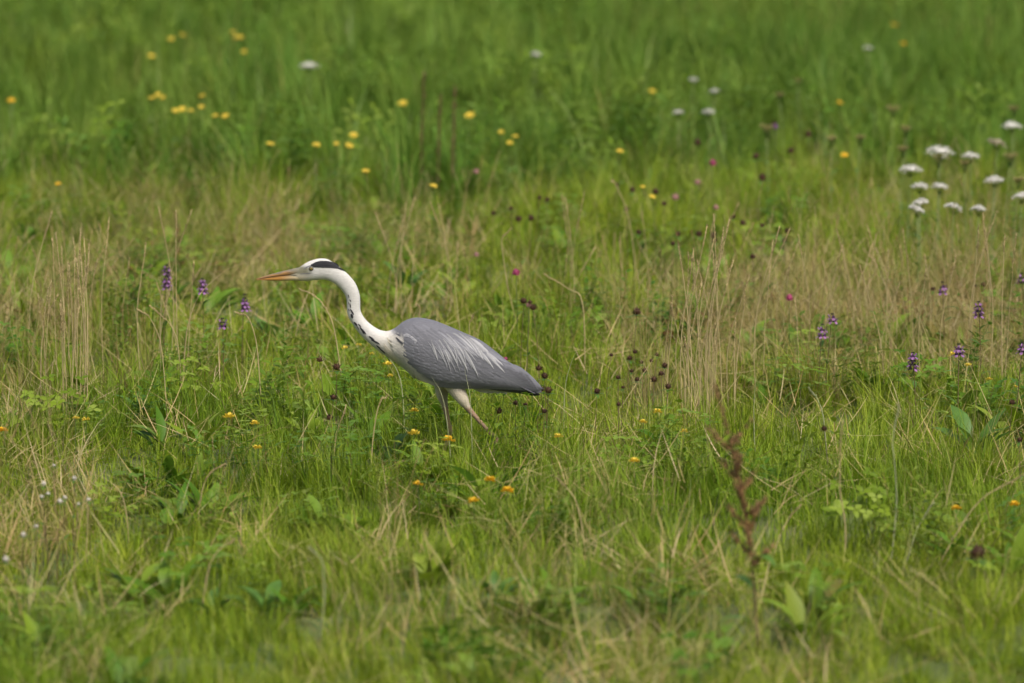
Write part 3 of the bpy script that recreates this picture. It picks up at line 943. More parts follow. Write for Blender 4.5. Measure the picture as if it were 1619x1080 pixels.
    for i in range(110):   # cream wisps that soften the wing's front edge
        t = R()
        x0, y0 = np.interp(t, [0, .3, .6, 1], [619, 626, 634, 652]) + U(-6, 4), np.interp(t, [0, .3, .6, 1], [524, 545, 566, 588]) + U(-5, 5)
        an = math.radians(np.interp(t, [0, .4, 1], [18, 42, 40]) + U(-9, 9)); L = U(10, 22)
        k = float(np.clip(smooth(2, 22, x0 + 5 - np.interp(y0, [495, 520, 535, 552, 575, 592, 606], [612, 614, 628, 634, 644, 656, 676])) + U(-.2, .2), 0, 1)); c = (CREAM * .55 + WHITE * .47) * (1 - k) + GREY * 1.1 * k
        feather('breast_wisp', wing, side, [(x0, y0), (x0 + L * .5 * math.cos(an), y0 + L * .5 * math.sin(an)), (x0 + L * math.cos(an * 1.1), y0 + L * math.sin(an * 1.1))], U(2.4, 4.4), c, c * .7 + GREY * .33, .0005, .0012, n=6, pointed=.3, camber=.0003)
    for i in range(4):
        x0, y0 = 626.5 + i * 1.8, 530 + i * 1.4
        feather('spot_feather', wing, side, [(x0, y0), (x0 + 4, y0 + 2), (x0 + 6.5, y0 + 5)], 3.2, BLACK, DARK, .0020, .0042, n=6, pointed=.4)
    random.setstate(frs)
    # crown stripe, neck streaks and breast plumes lie on the body
    rs = random.getstate(); random.seed(5)
    for i in range(16):
        t = i / 15
        x0 = 494 + t * 33
        up = np.interp(x0, [494, 500, 507, 515, 524, 531], [417.6, 413.6, 411.3, 411.3, 414.2, 418.6]); dn = np.interp(x0, [494, 505, 518, 531], [419.8, 420.8, 420.6, 421])
        for q in range(3):
            yy = up + (dn - up) * (q + .5) / 3
            feather('crown_feather', body, side, [(x0 - 2, yy - .2), (x0 + 3.5, yy + .1), (x0 + 9 + q * .3, yy + 1.0 + t * 3.4)], 3.6, BLACK * .8, BLACK, .0006, .0016, n=5, pointed=.5, mat=PLUME, skin=SK, camber=.0004)
    for q, w_ in (([(474, 432.8), (483, 431.6), (494, 430.6)], 1.3), ([(480, 424.5), (486, 420.8), (493, 418.4)], 1.8)):
        feather('lore_streak', body, side, q, w_, DARK * 2.2, DARK * 1.6, .0001, .0004, n=7, pointed=.3, skin=SK, camber=.0002)
    for i in range(3):
        feather('crest_plume', body, side, [(524, 418 + i), (536, 421.5 + i * .8), (543 + i * 2, 427.5 + i)], 2.0, BLACK * .8, BLACK, .0008, .0014, n=7, pointed=.2, skin=SK, camber=.0003)
    for a, b, w_ in [((999, 485), (1008, 520), 7), ((1012, 535), (1030, 560), 8), ((1016, 575), (1024, 622), 10), ((1003, 628), (1010, 655), 8), ((1020, 632), (1058, 690), 13), ((1028, 680), (1045, 726), 20),
                     ((1058, 762), (1092, 800), 17), ((1100, 780), (1132, 812), 10), ((1118, 815), (1182, 885), 17), ((1140, 855), (1160, 880), 9), ((1208, 900), (1268, 945), 17), ((1232, 935), (1322, 976), 15), ((1284, 990), (1330, 1030), 13), ((1310, 1015), (1376, 1075), 13),
                     ((1000, 560), (1006, 590), 5), ((1085, 800), (1110, 840), 7)]:
        pt = lambda q: (390 + q[0] / 6.352 + 3.4, 390 + q[1] / 6.352 - 1.6)
        p0, p1 = pt(a), pt(b); md = ((p0[0] + p1[0]) / 2 + .3, (p0[1] + p1[1]) / 2 - .3)
        feather('neck_streak', body, side, [p0, md, p1], w_ / 6.352 * 1.35, BLACK, BLACK * 1.6, .0007, .0016, n=6, pointed=.35, skin=SK, camber=.0004)
    for i in range(26):
        t = R()
        x0, y0 = 606 + t * 28 + U(-3, 3), 533 + t * 22 + U(-8, 14)
        L = U(24, 44); an = math.radians(52 + U(-8, 8) - t * 6)
        c = CREAM * U(.9, 1.05)
        feather('breast_plume', body, side, [(x0, y0), (x0 + L * .5 * math.cos(an * 1.05), y0 + L * .5 * math.sin(an * 1.05)), (x0 + L * math.cos(an * .92), y0 + L * math.sin(an * .92))], U(2.0, 3.4), c, c, .0006, .0028, n=8, pointed=.3, skin=SK)
    for q in ([(640, 578), (655, 595), (676, 602)], [(636, 574), (650, 592), (668, 599)], [(644, 585), (660, 601), (684, 606)]):
        feather('breast_plume', body, side, q, 3.0, CREAM, CREAM * 1.02, .004, .0075, n=9, pointed=.3, skin=SK)
    for i in range(5):    # black flank patch at the wing's lower front
        feather('flank_feather', body, side, [(674 + i * 3, 600 + i), (682 + i * 3, 603.5 + i * .6), (690 + i * 2.5, 606.5 + i * .4)], 3.0, BLACK * 1.5, BLACK, .001, .002, n=6, pointed=.4, skin=SK)
    for i in range(10):   # pale under tail coverts
        x0 = 742 + i * 6
        feather('vent_feather', body, side, [(x0, 606 + U(-1, 1)), (x0 + 12, 613), (x0 + 24, 619 + U(0, 6) * math.sin(math.pi * (i + 1) / 11))], 8, PALE * U(.85, 1.05), PALE * 1.1, -.004, .001, n=6, pointed=.5, skin=SK)
    random.setstate(rs)
# tail
for i in range(6):
    y = (i - 2.5) * .010
    P = [hp(806, 600 + abs(i - 2.5), y * .8), hp(830, 611, y * .8), hp(849 - abs(i - 2.5) * 1.5, 621, y * .7)]
    gg = Geo(); vv = []; ff = []; cc = []
    for j in range(8):
        t = j / 7
        c = (1 - t) ** 2 * P[0] + 2 * t * (1 - t) * P[1] + t * t * P[2]
        hw = .011 * (1 - max(0, (t - .7) / .3) ** 2 * .9)
        vv += [c + (0, -hw, -.001), c + (0, 0, .001), c + (0, hw, -.001)]; cc += [tuple(DARK * (1.6 - .7 * t)) + (1,)] * 3
        if j:
            for k in (0, 1):
                ff.append(((j - 1) * 3 + k, (j - 1) * 3 + k + 1, j * 3 + k + 1, j * 3 + k))
    gg.add(vv, ff, cc)
    link('tail_feather', gg.mesh('tail_feather', PLUME), heron)

# ================================================================== flowers and stems, each a plant of its own
def plant(name, loc, label, cat, group):
    o = bpy.data.objects.new(name, None); C.objects.link(o)
    o.location = loc
    tag(o, label, cat, group)
    return o

def stem_path(h, bend=.06, n=6):
    a = U(0, 6.283); b = bend * h * U(.3, 1.4); k = U(1.3, 2.2)
    # the top stays above the root's column so that the head sits where it was placed
    return [np.array([math.cos(a) * b * (1 - (i / n) ** k), math.sin(a) * b * (1 - (i / n) ** k), h * i / n]) for i in range(n + 1)]

def rooted(px, py, h):
    p = at_height(px, py, h)
    return Vector((p[0], p[1], float(gz(p[0], p[1]))))

def stem_part(root, path, r, mat, leaves=0, lmat=None, lsize=.03):
    g = Geo(); tube(g, path, np.linspace(r * 1.3, r * .8, len(path)), 5)
    link('stem', g.mesh('stem', M[mat]), root)
    P = np.array(path)
    for k in range(leaves):
        t = (.2 + .6 * (k + .5) / leaves) * (len(P) - 1); i = int(t); q = P[i] + (P[i + 1] - P[i]) * (t - i)
        g = Geo(); leaf(g, q, U(0, 6.283), .004, lsize * U(.7, 1.3), lsize * .32, U(.3, .9), U(.4, 1.2), n=4)
        link('leaf', g.mesh('leaf', M[lmat or 'leaf']), root)

def dome_dirs(n, zmin=-.3):
    out = []
    for i in range(n):
        z = zmin + (1 - zmin) * (i + .5) / n; a = i * 2.39996; r = math.sqrt(max(0, 1 - z * z))
        out.append(np.array([r * math.cos(a), r * math.sin(a), z]))
    return out

def petal(g, base, d, nrm, L, W, curl=.3, n=3):
    d = d / np.linalg.norm(d); s = np.cross(d, nrm); s /= np.linalg.norm(s) + 1e-9; nn = np.cross(s, d)
    v = []; f = []; q = np.array(base, float)
    for i in range(n + 1):
        t = i / n; hw = W * .5 * math.sin(math.pi * (.12 + .74 * t)) ** .8
        v += [q - s * hw, q + s * hw]
        q = q + (d * math.cos(curl * t) + nn * math.sin(curl * t)) * L / n
    for i in range(n):
        f.append((2 * i, 2 * i + 1, 2 * i + 3, 2 * i + 2))
    g.add(v, f)

def trefoil(px, py, h, label, group, s=1.0, mat='yellow'):
    """low cluster of bright pea flowers"""
    root = plant('yellow_trefoil', rooted(px, py, h), label, 'flower', group)
    stem_part(root, stem_path(h), .0010, 'stemgreen', 2, 'leaf', .02)
    k = random.randint(4, 7); a0 = U(0, 6.283)
    for i in range(k):
        a = a0 + 6.283 * i / k + U(-.25, .25); d = np.array([math.cos(a), math.sin(a), U(.0, .45)])
        g = Geo(); c = np.array([0, 0, h]) + d * .004 * s
        up = np.array([0, 0, 1.0])
        petal(g, c, d + up * .9, d, .013 * s, .013 * s, -.5)           # standard
        petal(g, c + d * .003, d + up * .15, up, .013 * s, .007 * s, .25)     # wings
        petal(g, c + d * .002, d - up * .1, np.cross(d, up), .012 * s, .006 * s, .3)
        link('petal_cluster', g.mesh('petal_cluster', M[mat]), root)
    return root

def hawkbit(px, py, h, label, group, s=1.0, mat='yellow', face=.5):
    root = plant('yellow_hawkbit', rooted(px, py, h), label, 'flower', group)
    stem_part(root, stem_path(h), .0013, 'stemgreen', 2, 'leaf', .05)
    ax = np.array([U(-.3, .3), -face * U(.4, 1.2), 1.0]); ax /= np.linalg.norm(ax); _, u, w = frame(ax)
    g = Geo(); tube(g, [np.array([0, 0, h - .004]) - ax * .008 * s, np.array([0, 0, h]), np.array([0, 0, h]) + ax * .004 * s], [.002 * s, .0055 * s, .006 * s], 8)
    link('flower_cup', g.mesh('flower_cup', M['stemgreen']), root)
    g = Geo()
    for ring, (L, n) in enumerate(((.019, 17), (.013, 13), (.008, 9))):
        for i in range(n):
            a = 6.283 * i / n + ring * .2 + U(-.1, .1); d = math.cos(a) * u + math.sin(a) * w
            petal(g, np.array([0, 0, h]) + ax * (.004 + .0012 * ring) * s + d * .002, d + ax * (.12 + .25 * ring), ax, L * s * U(.85, 1.1), .0046 * s, .15, 2)
    link('petals', g.mesh('petals', M[mat]), root)
    return root

def umbel(px, py, h, w, label, group, mat='white', name='white_umbel', tilt=0, closed=False):
    """flat topped umbel: rays, then little clusters of florets"""
    root = plant(name, rooted(px, py, h), label, 'flower', group)
    stem_part(root, stem_path(h - .035, .05), .0026, 'stempale', 3, 'leaf', .05)
    top = np.array([0, 0, h]); hub = np.array([0, 0, h - .035]); R_ = w / 2
    rays = Geo(); n = int(12 + w * 120)
    spots = []
    for i in range(n):
        r = R_ * math.sqrt((i + .5) / n); a = i * 2.39996
        z = (.22 - .45 * (r / R_) ** 2) * R_ + U(-.12, .12) * R_ if not closed else .75 * R_ * (r / R_) ** .8 - R_ * .2
        q = np.array([r * math.cos(a) * (1 if not closed else .62), r * math.sin(a) * (1 if not closed else .62), h + z + tilt * r * math.cos(a)])
        spots.append(q); tube(rays, [hub, (hub + q) / 2 - (0, 0, .004), q - (0, 0, .002)], [.0008, .0006, .0005], 3)
    link('rays', rays.mesh('rays', M['stemgreen']), root)
    fl = Geo()
    if not closed: sphere(fl, (0, 0, h + R_ * .02), R_ * .62, 1, 1, .26, 14, 8)
    for q in spots:
        for k in range(18):
            c = q + np.array([U(-1, 1), U(-1, 1), U(-.7, .7)]) * R_ * .20 + (0, 0, U(-.001, .003))
            m_ = 5; r = U(.0030, .0046) * (1 if not closed else .7); t = np.array([U(-.35, .35), U(-.45, .25)])
            v = [c + (0, 0, .0008)] + [c + np.array([r * math.cos(6.283 * j / m_), r * math.sin(6.283 * j / m_), r * (t[0] * math.cos(6.283 * j / m_) + t[1] * math.sin(6.283 * j / m_))]) for j in range(m_)]
            fl.add(v, [(0, 1 + j, 1 + (j + 1) % m_) for j in range(m_)])
    link('florets', fl.mesh('florets', M[mat]), root)
    return root

def clover(px, py, h, d, label, group, mat='clover', name='red_clover', stem='stemgreen', nfl=70, leaves=2, cat='flower', squash=1.0, sepal=False):
    root = plant(name, rooted(px, py, h), label, cat, group)
    stem_part(root, stem_path(h - d * .4, .08), .0011, stem, leaves, 'leaf', .03)
    g = Geo(); c = np.array([0, 0, h]); r = d / 2
    for dr in dome_dirs(nfl, -.75):
        dr = dr + np.array([U(-.12, .12), U(-.12, .12), U(-.1, .1)]); dr /= np.linalg.norm(dr)
        _, u, w = frame(dr); l = r * (U(.82, 1.12) if nfl > 50 else U(.6, 1.3)); b = c + dr * r * .35
        e = c + dr * l * np.array([1, 1, squash]); k = r * .17
        g.add([b - u * k, b + u * k, b + w * k, e], [(0, 1, 3), (1, 2, 3), (2, 0, 3)])
    sphere(g, c, r * .62, 1, 1, squash, 8, 6)
    link('flower_head', g.mesh('flower_head', M[mat], smooth=False), root)
    if sepal:
        g = Geo()
        for i in range(4):
            leaf(g, c - (0, 0, r * .8), i * 1.57 + U(-.3, .3), .001, d * U(.7, 1.1), d * .4, U(-.3, .4), .5, n=4)
        link('sepals', g.mesh('sepals', M['leaf']), root)
    return root

def spike(px, py, h, L, label, group, s=1.0):
    """purple flower spike: whorls of small lipped florets above paired leaves; (px, py) is its middle"""
    root = plant('purple_spike', rooted(px, py, h), label, 'flower', group)
    top = h + L / 2
    stem_part(root, stem_path(top, .07), .0016, 'stembrown', 4, 'leaf', .05)
    cal, flo = Geo(), Geo(); n = max(3, int(L / .011))
    for i in range(n):
        z = top - L + L * i / (n - 1); t = i / (n - 1)
        for k in range(6):
            a = k * 1.047 + i * .5 + U(-.2, .2); d = np.array([math.cos(a), math.sin(a), .25]); r = .0085 * s * (1 - .55 * t)
            b = np.array([0, 0, z]); e = b + d * r
            _, u, w = frame(d); q = .003 * s * (1 - .4 * t)
            cal.add([b, e + u * q, e + w * q, e - u * q, e - w * q], [(0, 1, 2), (0, 2, 3), (0, 3, 4), (0, 4, 1), (1, 2, 3, 4)])
            if t < .85 and R() < .85 - .5 * t:
                petal(flo, e - d * .001, d + np.array([0, 0, .5]), np.array([0, 0, 1.0]), .009 * s, .0065 * s, .6)
                petal(flo, e - d * .001, d - np.array([0, 0, .7]), np.array([0, 0, 1.0]), .010 * s, .0075 * s, -.5)
    link('calyces', cal.mesh('calyces', M['calyx']), root)
    link('florets', flo.mesh('florets', M['purple']), root)
    return root

def dock_stalk(px_top, py_top, px_base, py_base, label, s=1.0, mat='rust', group=None, branches=14):
    """dead dock: stalk, branches, whorled rust coloured seeds"""
    b = at_height(px_base, py_base, 0); t = on_plane(px_top, py_top, b[1] + .02)
    root = plant('dock_stalk', Vector((b[0], b[1], float(gz(b[0], b[1])))), label, 'dock plant', group)
    top = t - np.array(root.location)
    P = [top * (i / 8) + np.array([.03 * s * math.sin(3.1 * i / 8), 0, 0]) for i in range(9)]
    g = Geo(); tube(g, P, np.linspace(.0038, .0014, 9) * s, 6); link('stem', g.mesh('stem', M['stembrown']), root)
    P = np.array(P); H = np.linalg.norm(top)
    def seeds(path, r0, name):
        g = Geo(); path = np.array(path); m_ = len(path) - 1
        ln = np.linalg.norm(path[-1] - path[0]); whorls = max(5, int(ln / .008))
        for i in range(whorls):
            u_ = (i + .5) / whorls * m_; k = min(m_ - 1, int(u_)); c = path[k] + (path[k + 1] - path[k]) * (u_ - k)
            if R() < .2: continue
            for _ in range(int(14 * s) + 3):
                d = np.array([U(-1, 1), U(-1, 1), U(-1, .5)]); d /= np.linalg.norm(d)
                petal(g, c + d * .002, d, np.array([0, 0, 1.0]), r0 * U(.6, 1.2) * (1.1 - .5 * i / whorls), .0055 * s, U(-.4, .4), 2)
        link(name, g.mesh(name, M[mat]), root)
    seeds(P[3:], .010 * s, 'seed_spike')
    for k in range(branches):
        t0 = .36 + .46 * k / branches; u_ = t0 * 8; i = int(u_); c = P[i] + (P[i + 1] - P[i]) * (u_ - i)
        a = k * 2.4 + U(-.4, .4); L = H * U(.09, .19) * (1.15 - .5 * t0)
        d = np.array([math.cos(a) * .75, math.sin(a) * .5, .62])
        br = [c, c + d * L * .5, c + d * L + np.array([0, 0, L * .1])]
        g = Geo(); tube(g, br, [.0015 * s, .0012 * s, .0008 * s], 4); link('branch', g.mesh('branch', M['stembrown']), root)
        seeds(br, .0135 * s, 'seed_cluster')
    for k in range(3):
        g = Geo(); leaf(g, P[1 + k], U(0, 6.283), .02, U(.07, .12), .028, U(.2, .8), 1.2); link('leaf', g.mesh('leaf', M['leaf']), root)
    return root

def how(dx, top, mid, away=1):
    lean = 'upright' if abs(dx) < 9 else ('leaning toward the heron' if dx * away < 0 else 'leaning away from it')
    return ('tall ' if top < mid else 'short ') + lean

def straw(pts, depth_base_py, label, group, r=.0010, head=.3, mat='straw', lean_y=.0, dens=64, sp=1.0):
    """one dry stem along a picture polyline (root first), standing on the ground below it"""
    p0 = at_height(pts[0][0], depth_base_py, 0)
    root = plant('dry_grass_stem', Vector((p0[0], p0[1], float(gz(p0[0], p0[1])))), label, 'grass stem', group)
    Y = p0[1]; loc = np.array(root.location)
    W = [loc * 0] + [on_plane(a, b, Y + lean_y * (i + 1) / len(pts)) - loc for i, (a, b) in enumerate(pts[1:])]
    W = np.array(W); m_ = len(W)
    S = catmull(np.hstack([W, np.zeros((m_, 2))]), 4 * m_)[:, :3] if m_ > 2 else W
    g = Geo(); r = min(r * 1.7, .0019); n_ = len(S); wob = np.cumsum(rng.normal(0, .0016, (n_, 3)), 0) * np.linspace(0, 1, n_)[:, None]; S = S + wob; tube(g, S, np.linspace(r * 1.2, r * .6, len(S)) * (1 if head > 0 else np.linspace(1, 0, len(S)) ** .6 + .05), 4); link('stem', g.mesh('stem', M[mat]), root)
    if head > 0:
        g = Geo(); n = len(S) - 1
        for k in range(dens):
            t = 1 - head * R(); u_ = t * n; i = min(n - 1, int(u_)); q = S[i] + (S[i + 1] - S[i]) * (u_ - i)
            d, u, w = frame(S[i + 1] - S[i]); a = U(0, 6.283); o = math.cos(a) * u + math.sin(a) * w
            l = U(.006, .011) * sp; sd = np.cross(d, o); wd = .0018 * sp; md = q + d * l * .5 + o * l * .28
            g.add([q, md + sd * wd, q + d * l + o * l * .35, md - sd * wd], [(0, 1, 2, 3)])
        link('seed_head', g.mesh('seed_head', M[mat]), root)
    return root

# ---- yellow trefoils low in the short grass
G_T = 'yellow trefoils in the short grass'
for (a, b), lab in [((362, 660), 'bright yellow trefoil below the heron\'s bill, larger of two close together'), ((403, 670), 'small yellow trefoil below the heron\'s bill beside a larger one'),
                    ((407, 709), 'yellow trefoil alone in green grass under the pair below the bill')]:
    trefoil(a, b, .17, lab, G_T, 1.15 if a == 362 else .85)
for (a, b), s in [((120, 662), .7), ((136, 664), .8)]:
    trefoil(a, b, .17, 'tiny yellow trefoil close to its twin beside the tan straw clump', G_T, s)
trefoil(5, 681, .17, 'yellow trefoil in grass well ahead of the heron, past the straw clump', G_T, .9, 'orange_yellow')
for (a, b), s, h in [((655, 650), .85, .17), ((654, 687), 1.2, .16), ((709, 697), 1.25, .16)]:
    trefoil(a, b, h, {655: 'small yellow trefoil beneath the heron\'s breast', 654: 'loose pale yellow trefoil under the heron, ahead of its leg', 709: 'full golden trefoil in front of the heron\'s striding leg'}[a], G_T, s, 'orange_yellow' if a == 709 else 'yellow')
for a, b, s in [(775, 760, 1.05), (802, 777, 1.1), (749, 793, .95), (661, 766, .9)]:
    trefoil(a, b, .16, 'deep yellow trefoil in the loose group below the heron\'s legs', G_T, s, 'orange_yellow')
trefoil(883, 691, .16, 'yellow trefoil just behind the heron\'s tail', G_T, .9)
for a, b, s in [(1017, 668, .75), (1040, 652, .95), (1082, 683, .7), (1003, 730, .95)]:
    trefoil(a, b, .17, 'yellow trefoil between the heron\'s tail and the rusty dock stalk', G_T, s)
for a, b, s in [(1512, 805, .85), (1604, 798, .85)]:
    trefoil(a, b, .16, 'yellow trefoil near the dark dead clover head past the dock stalk', G_T, s, 'orange_yellow')
for a, b, s in [(545, 551, .7), (567, 546, .6), (613, 577, .95), (617, 594, .6), (588, 560, .5)]:
    trefoil(a, b, .17, 'yellow trefoil among stems right under the heron\'s neck', G_T, s)
for a, b, s in [(1507, 562, 1.0), (1531, 578, .7), (1564, 600, .6), (1608, 612, .6)]:
    trefoil(a, b, .17, 'yellow trefoil in the dry grass below the purple spikes', G_T, s)
# ---- yellow daisies of the back meadow
G_H = 'yellow hawkbits in the back meadow'
for a, b, h, s in [(377, 70, .5, 1.9), (368, 58, .5, 1.0), (386, 82, .48, 1.0), (239, 90, .45, 1.25), (270, 66, .5, 1.2), (288, 64, .5, 1.0)]:
    hawkbit(a, b, h, 'large golden daisy flower high in the tall grass' if a == 377 else 'blurred yellow daisy flower in the far tall grass', G_H, s * .95)
for a, b, s in [(240, 155, 1.0), (250, 151, 1.0), (258, 155, .9), (277, 177, 1.1), (288, 174, 1.1), (302, 176, .9), (318, 170, .9), (320, 153, 1.0), (341, 185, 1.1), (357, 185, 1.1)]:
    hawkbit(a, b, .45, 'small yellow daisy in the flat-topped cluster at the tall grass edge', G_H, s * .95)
for a, b, s in [(637, 165, 1.45), (743, 184, 1.4), (559, 215, 1.15), (552, 233, 1.1), (500, 233, 1.05), (532, 228, .8), (427, 223, 1.1), (578, 272, 1.0), (685, 294, .95)]:
    hawkbit(a, b, .42, {637: 'round golden daisy on a pale stem beside tan seed stalks', 743: 'round golden daisy past the tan seed stalks'}.get(a, 'yellow daisy in the weedy edge behind the heron\'s head and neck'), G_H, s * .95)
for a, b, s in [(815, 217, .95), (806, 226, .9), (792, 211, .8), (1031, 147, 1.0), (980, 240, 1.0), (1031, 312, .8), (1016, 296, .6)]:
    hawkbit(a, b, .42, 'yellow daisy above the dead clover heads behind the heron\'s back', G_H, s * .92)
for a, b, s in [(1414, 41, 1.3), (1428, 70, 1.0), (1327, 164, 1.0), (1335, 246, 1.0)]:
    hawkbit(a, b, .42, 'orange yellow daisy among brown umbels near the white umbels', G_H, s * .92, 'orange_yellow')
for a, b, s in [(18, 160, 1.2), (92, 292, .8)]:
    hawkbit(a, b, .42, 'yellow daisy above the tan straw clump at the meadow edge', G_H, s * .92, 'orange_yellow')
# ---- white umbels
G_U = 'white umbels'
for a, b, w, h, lab in [(1487, 238, .118, .52, 'largest white umbel, a thick domed flower head above the others'), (1535, 244, .075, .50, 'flat white umbel beside the largest white umbel'),
                        (1600, 198, .090, .55, 'tall white umbel standing highest of the group'), (1576, 225, .085, .52, 'cream white umbel just beneath the tallest one'),
                        (1572, 284, .080, .47, 'white umbel alone below the cream one'), (1440, 267, .092, .48, 'wide white umbel beneath the largest, browning at one end'),
                        (1615, 309, .070, .45, 'white umbel at the outer edge of the group')]:
    umbel(a, b, h, w, lab, G_U, 'white' if a != 1576 else 'offwhite', tilt=U(-.25, .25))
for a, b, w in [(1454, 294, .066), (1486, 294, .066), (1454, 317, .068), (1450, 331, .058), (1508, 326, .066), (1548, 330, .058)]:
    umbel(a, b, .43, w, 'small white umbel in the low cluster under the largest umbel', G_U, 'white', tilt=U(-.35, .35))
for a, b, w in [(488, 103, .12), (847, 85, .07), (1073, 177, .06), (1096, 120, .055), (1130, 143, .06), (1120, 176, .07), (1372, 73, .06)]:
    umbel(a, b, .47, w * .85, 'wide blurred white umbel in the tall grass behind the heron\'s head' if a == 488 else 'faint blurred white umbel deep in the tall grass', 'far white umbels', 'white')
for a, b, w in [(1412, 178, .075), (1603, 175, .06), (1212, 207, .075), (1432, 207, .06), (1315, 223, .055), (1360, 222, .055), (1428, 240, .055), (1597, 252, .07), (1525, 260, .05), (1610, 288, .05), (1233, 152, .05), (1262, 130, .04), (1484, 254, .07)]:
    umbel(a, b, .46, w * 1.3, ('large' if w > .065 else 'small' if w > .052 else 'tiny') + ' closed brownish umbel gone to seed ' + ('among the white umbels' if a > 1470 else 'standing apart from the white umbels' if a < 1300 else 'beside the white umbels'), 'umbels gone to seed', 'seedumbel', 'seed_umbel', closed=True)
# ---- purple spikes
G_P = 'purple flower spikes'
for a, b, h, L, lab in [(264, 438, .36, .085, 'tallest slim purple spike ahead of the heron\'s bill'), (320, 452, .33, .05, 'fading purple spike on a leaning straw ahead of the bill'),
                        (387, 478, .30, .055, 'broad purple spike just below the tip of the heron\'s bill'), (352, 511, .26, .03, 'small faded purple spike beside the broad one under the bill'),
                        (1300, 523, .28, .042, 'lilac spike, lower of the leaning pair in dry grass'), (1316, 503, .30, .028, 'short purple spike, upper of the leaning pair in dry grass'),
                        (1443, 571, .26, .055, 'vivid purple spike with dark tip standing alone among dry stems')]:
    spike(a, b, h, L, lab, G_P, 1.5)
for a, b, L in [(1490, 455, .04), (1547, 489, .05), (1615, 440, .035), (1516, 553, .035), (1617, 550, .03)]:
    spike(a, b, .33, L, 'small purple spike in the dry grass below the white umbels', G_P, 1.5)
# ---- red clover
G_C = 'red clover heads'
for a, b, h, d, lab, mt in [(816, 431, .42, .030, 'pink clover head on a tall stem above the heron\'s back', 'clover'), (1248, 471, .34, .028, 'magenta clover head alone in tall straw', 'clover'),
                            (1127, 257, .42, .034, 'pink clover head at the tall grass edge', 'clover'), (1103, 288, .38, .028, 'pale pink clover head under the pink one at the grass edge', 'palepink'),
                            (1068, 312, .36, .034, 'dusky pink clover head among dark dead ones', 'palepink'), (753, 272, .4, .028, 'pale pink clover head behind the heron\'s neck', 'palepink'),
                            (1132, 328, .34, .026, 'small pink clover head over the straw clump', 'palepink'), (753, 403, .32, .022, 'faded buff clover head above the heron\'s shoulder', 'palepink'),
                            (836, 482, .36, .022, 'faded pink clover head between two dead brown ones', 'palepink'), (799, 568, .34, .016, 'pink clover head just over the heron\'s tail feathers', 'clover'), (1226, 200, .45, .03, 'purplish clover head beside a brown umbel', 'purple')]:
    clover(a, b, h, d * 1.2, lab, G_C, mt)
# ---- dead brown clover heads
G_B = 'dead brown clover heads'
def dead(a, b, h, d, lab):
    collar = R() < .5
    if 'alone' not in lab and 'large' not in lab:
        lab = ('plump ' if d > .0225 else 'shrivelled ') + lab.replace('small ', '').replace('dark ', '') + (', leafy collared' if collar else '')
    clover(a, b, h, d * 1.32, lab, G_B, 'brown', 'dead_clover', 'stembrown', 46, 1, 'seed head', U(.85, 1.1), collar)
for a, b, h, d in [(505, 567, .26, .024), (532, 580, .25, .028), (527, 628, .20, .022), (521, 660, .18, .024)]:
    dead(a, b, h, d, 'dark dead clover head in the group below the heron\'s neck')
dead(1007, 495, .34, .030, 'dark round dead clover head alone behind the heron\'s tail')
for a, b, d in [(828, 476, .026), (843, 486, .026), (838, 478, .016)]:
    dead(a, b, .37, d, 'dark dead clover head in the knot above the heron\'s back')
for a, b, h, d in [(852, 582, .30, .023), (861, 594, .28, .024), (856, 615, .25, .022), (867, 617, .25, .026), (861, 650, .22, .020), (789, 650, .20, .024), (815, 637, .22, .018), (831, 640, .22, .016)]:
    dead(a, b, h, d, 'dark dead clover head around the heron\'s tail')
for a, b in [(965, 563), (976, 597), (985, 612), (994, 566), (1003, 558), (1008, 600), (1020, 585), (1035, 602), (1050, 575), (1056, 613), (945, 618), (980, 640), (1040, 560), (1012, 572), (1046, 590), (1030, 570), (998, 585)]:
    dead(a + U(-2, 2), b + U(-2, 2), .24, U(.012, .022), 'small brown dead head in the withered clump behind the heron\'s tail')
for a, b in [(1064, 385), (1072, 370), (1190, 404), (1240, 380), (1205, 356), (1245, 365), (1160, 342), (1130, 380), (1105, 370), (1175, 352), (1010, 367), (1128, 372)]:
    dead(a, b, .32, U(.020, .030), 'dark dead clover head above the straw clump')
for a, b in [(975, 292), (865, 313), (840, 345), (820, 346), (780, 337), (808, 330), (1037, 303), (990, 330), (1000, 300), (1050, 322), (853, 310)]:
    dead(a, b, .36, U(.018, .030), 'dark dead clover head in the weedy edge behind the heron\'s back')
for a, b in [(1250, 238), (1278, 212), (1205, 280), (1195, 247), (1103, 225), (1224, 195)]:
    dead(a, b, .42, U(.026, .036), 'dark dead clover head at the tall grass edge by the umbels')
dead(1546, 874, .16, .046, 'large blurred dark dead clover head low in the green grass')
for a, b in [(1600, 636), (1541, 452), (1555, 450), (1475, 457), (1303, 678), (1612, 695)]:
    dead(a, b, .24, U(.016, .024), 'small dark dead head near the purple spikes in dry grass')
# ---- rusty docks
dock_stalk(1128, 602, 1198, 1050, 'tall rust red dock seed stalk leaning over the green grass', 1.0)
dock_stalk(272, 322, 280, 470, 'thin dark rusty dock stalk behind the tallest purple spike', .6, branches=4)
for a, b, c in [(669, 118, 330), (697, 152, 340), (719, 138, 345)]:
    p0 = (a - 4, c)
    straw([p0, (a - 3, (b + c) / 2), (a, b)], c, 'blurred tan seed stalk upright among yellow daisies', 'tan seed stalks at the tall grass edge', .0022, .75, 'rustgrass', dens=190, sp=2.4)
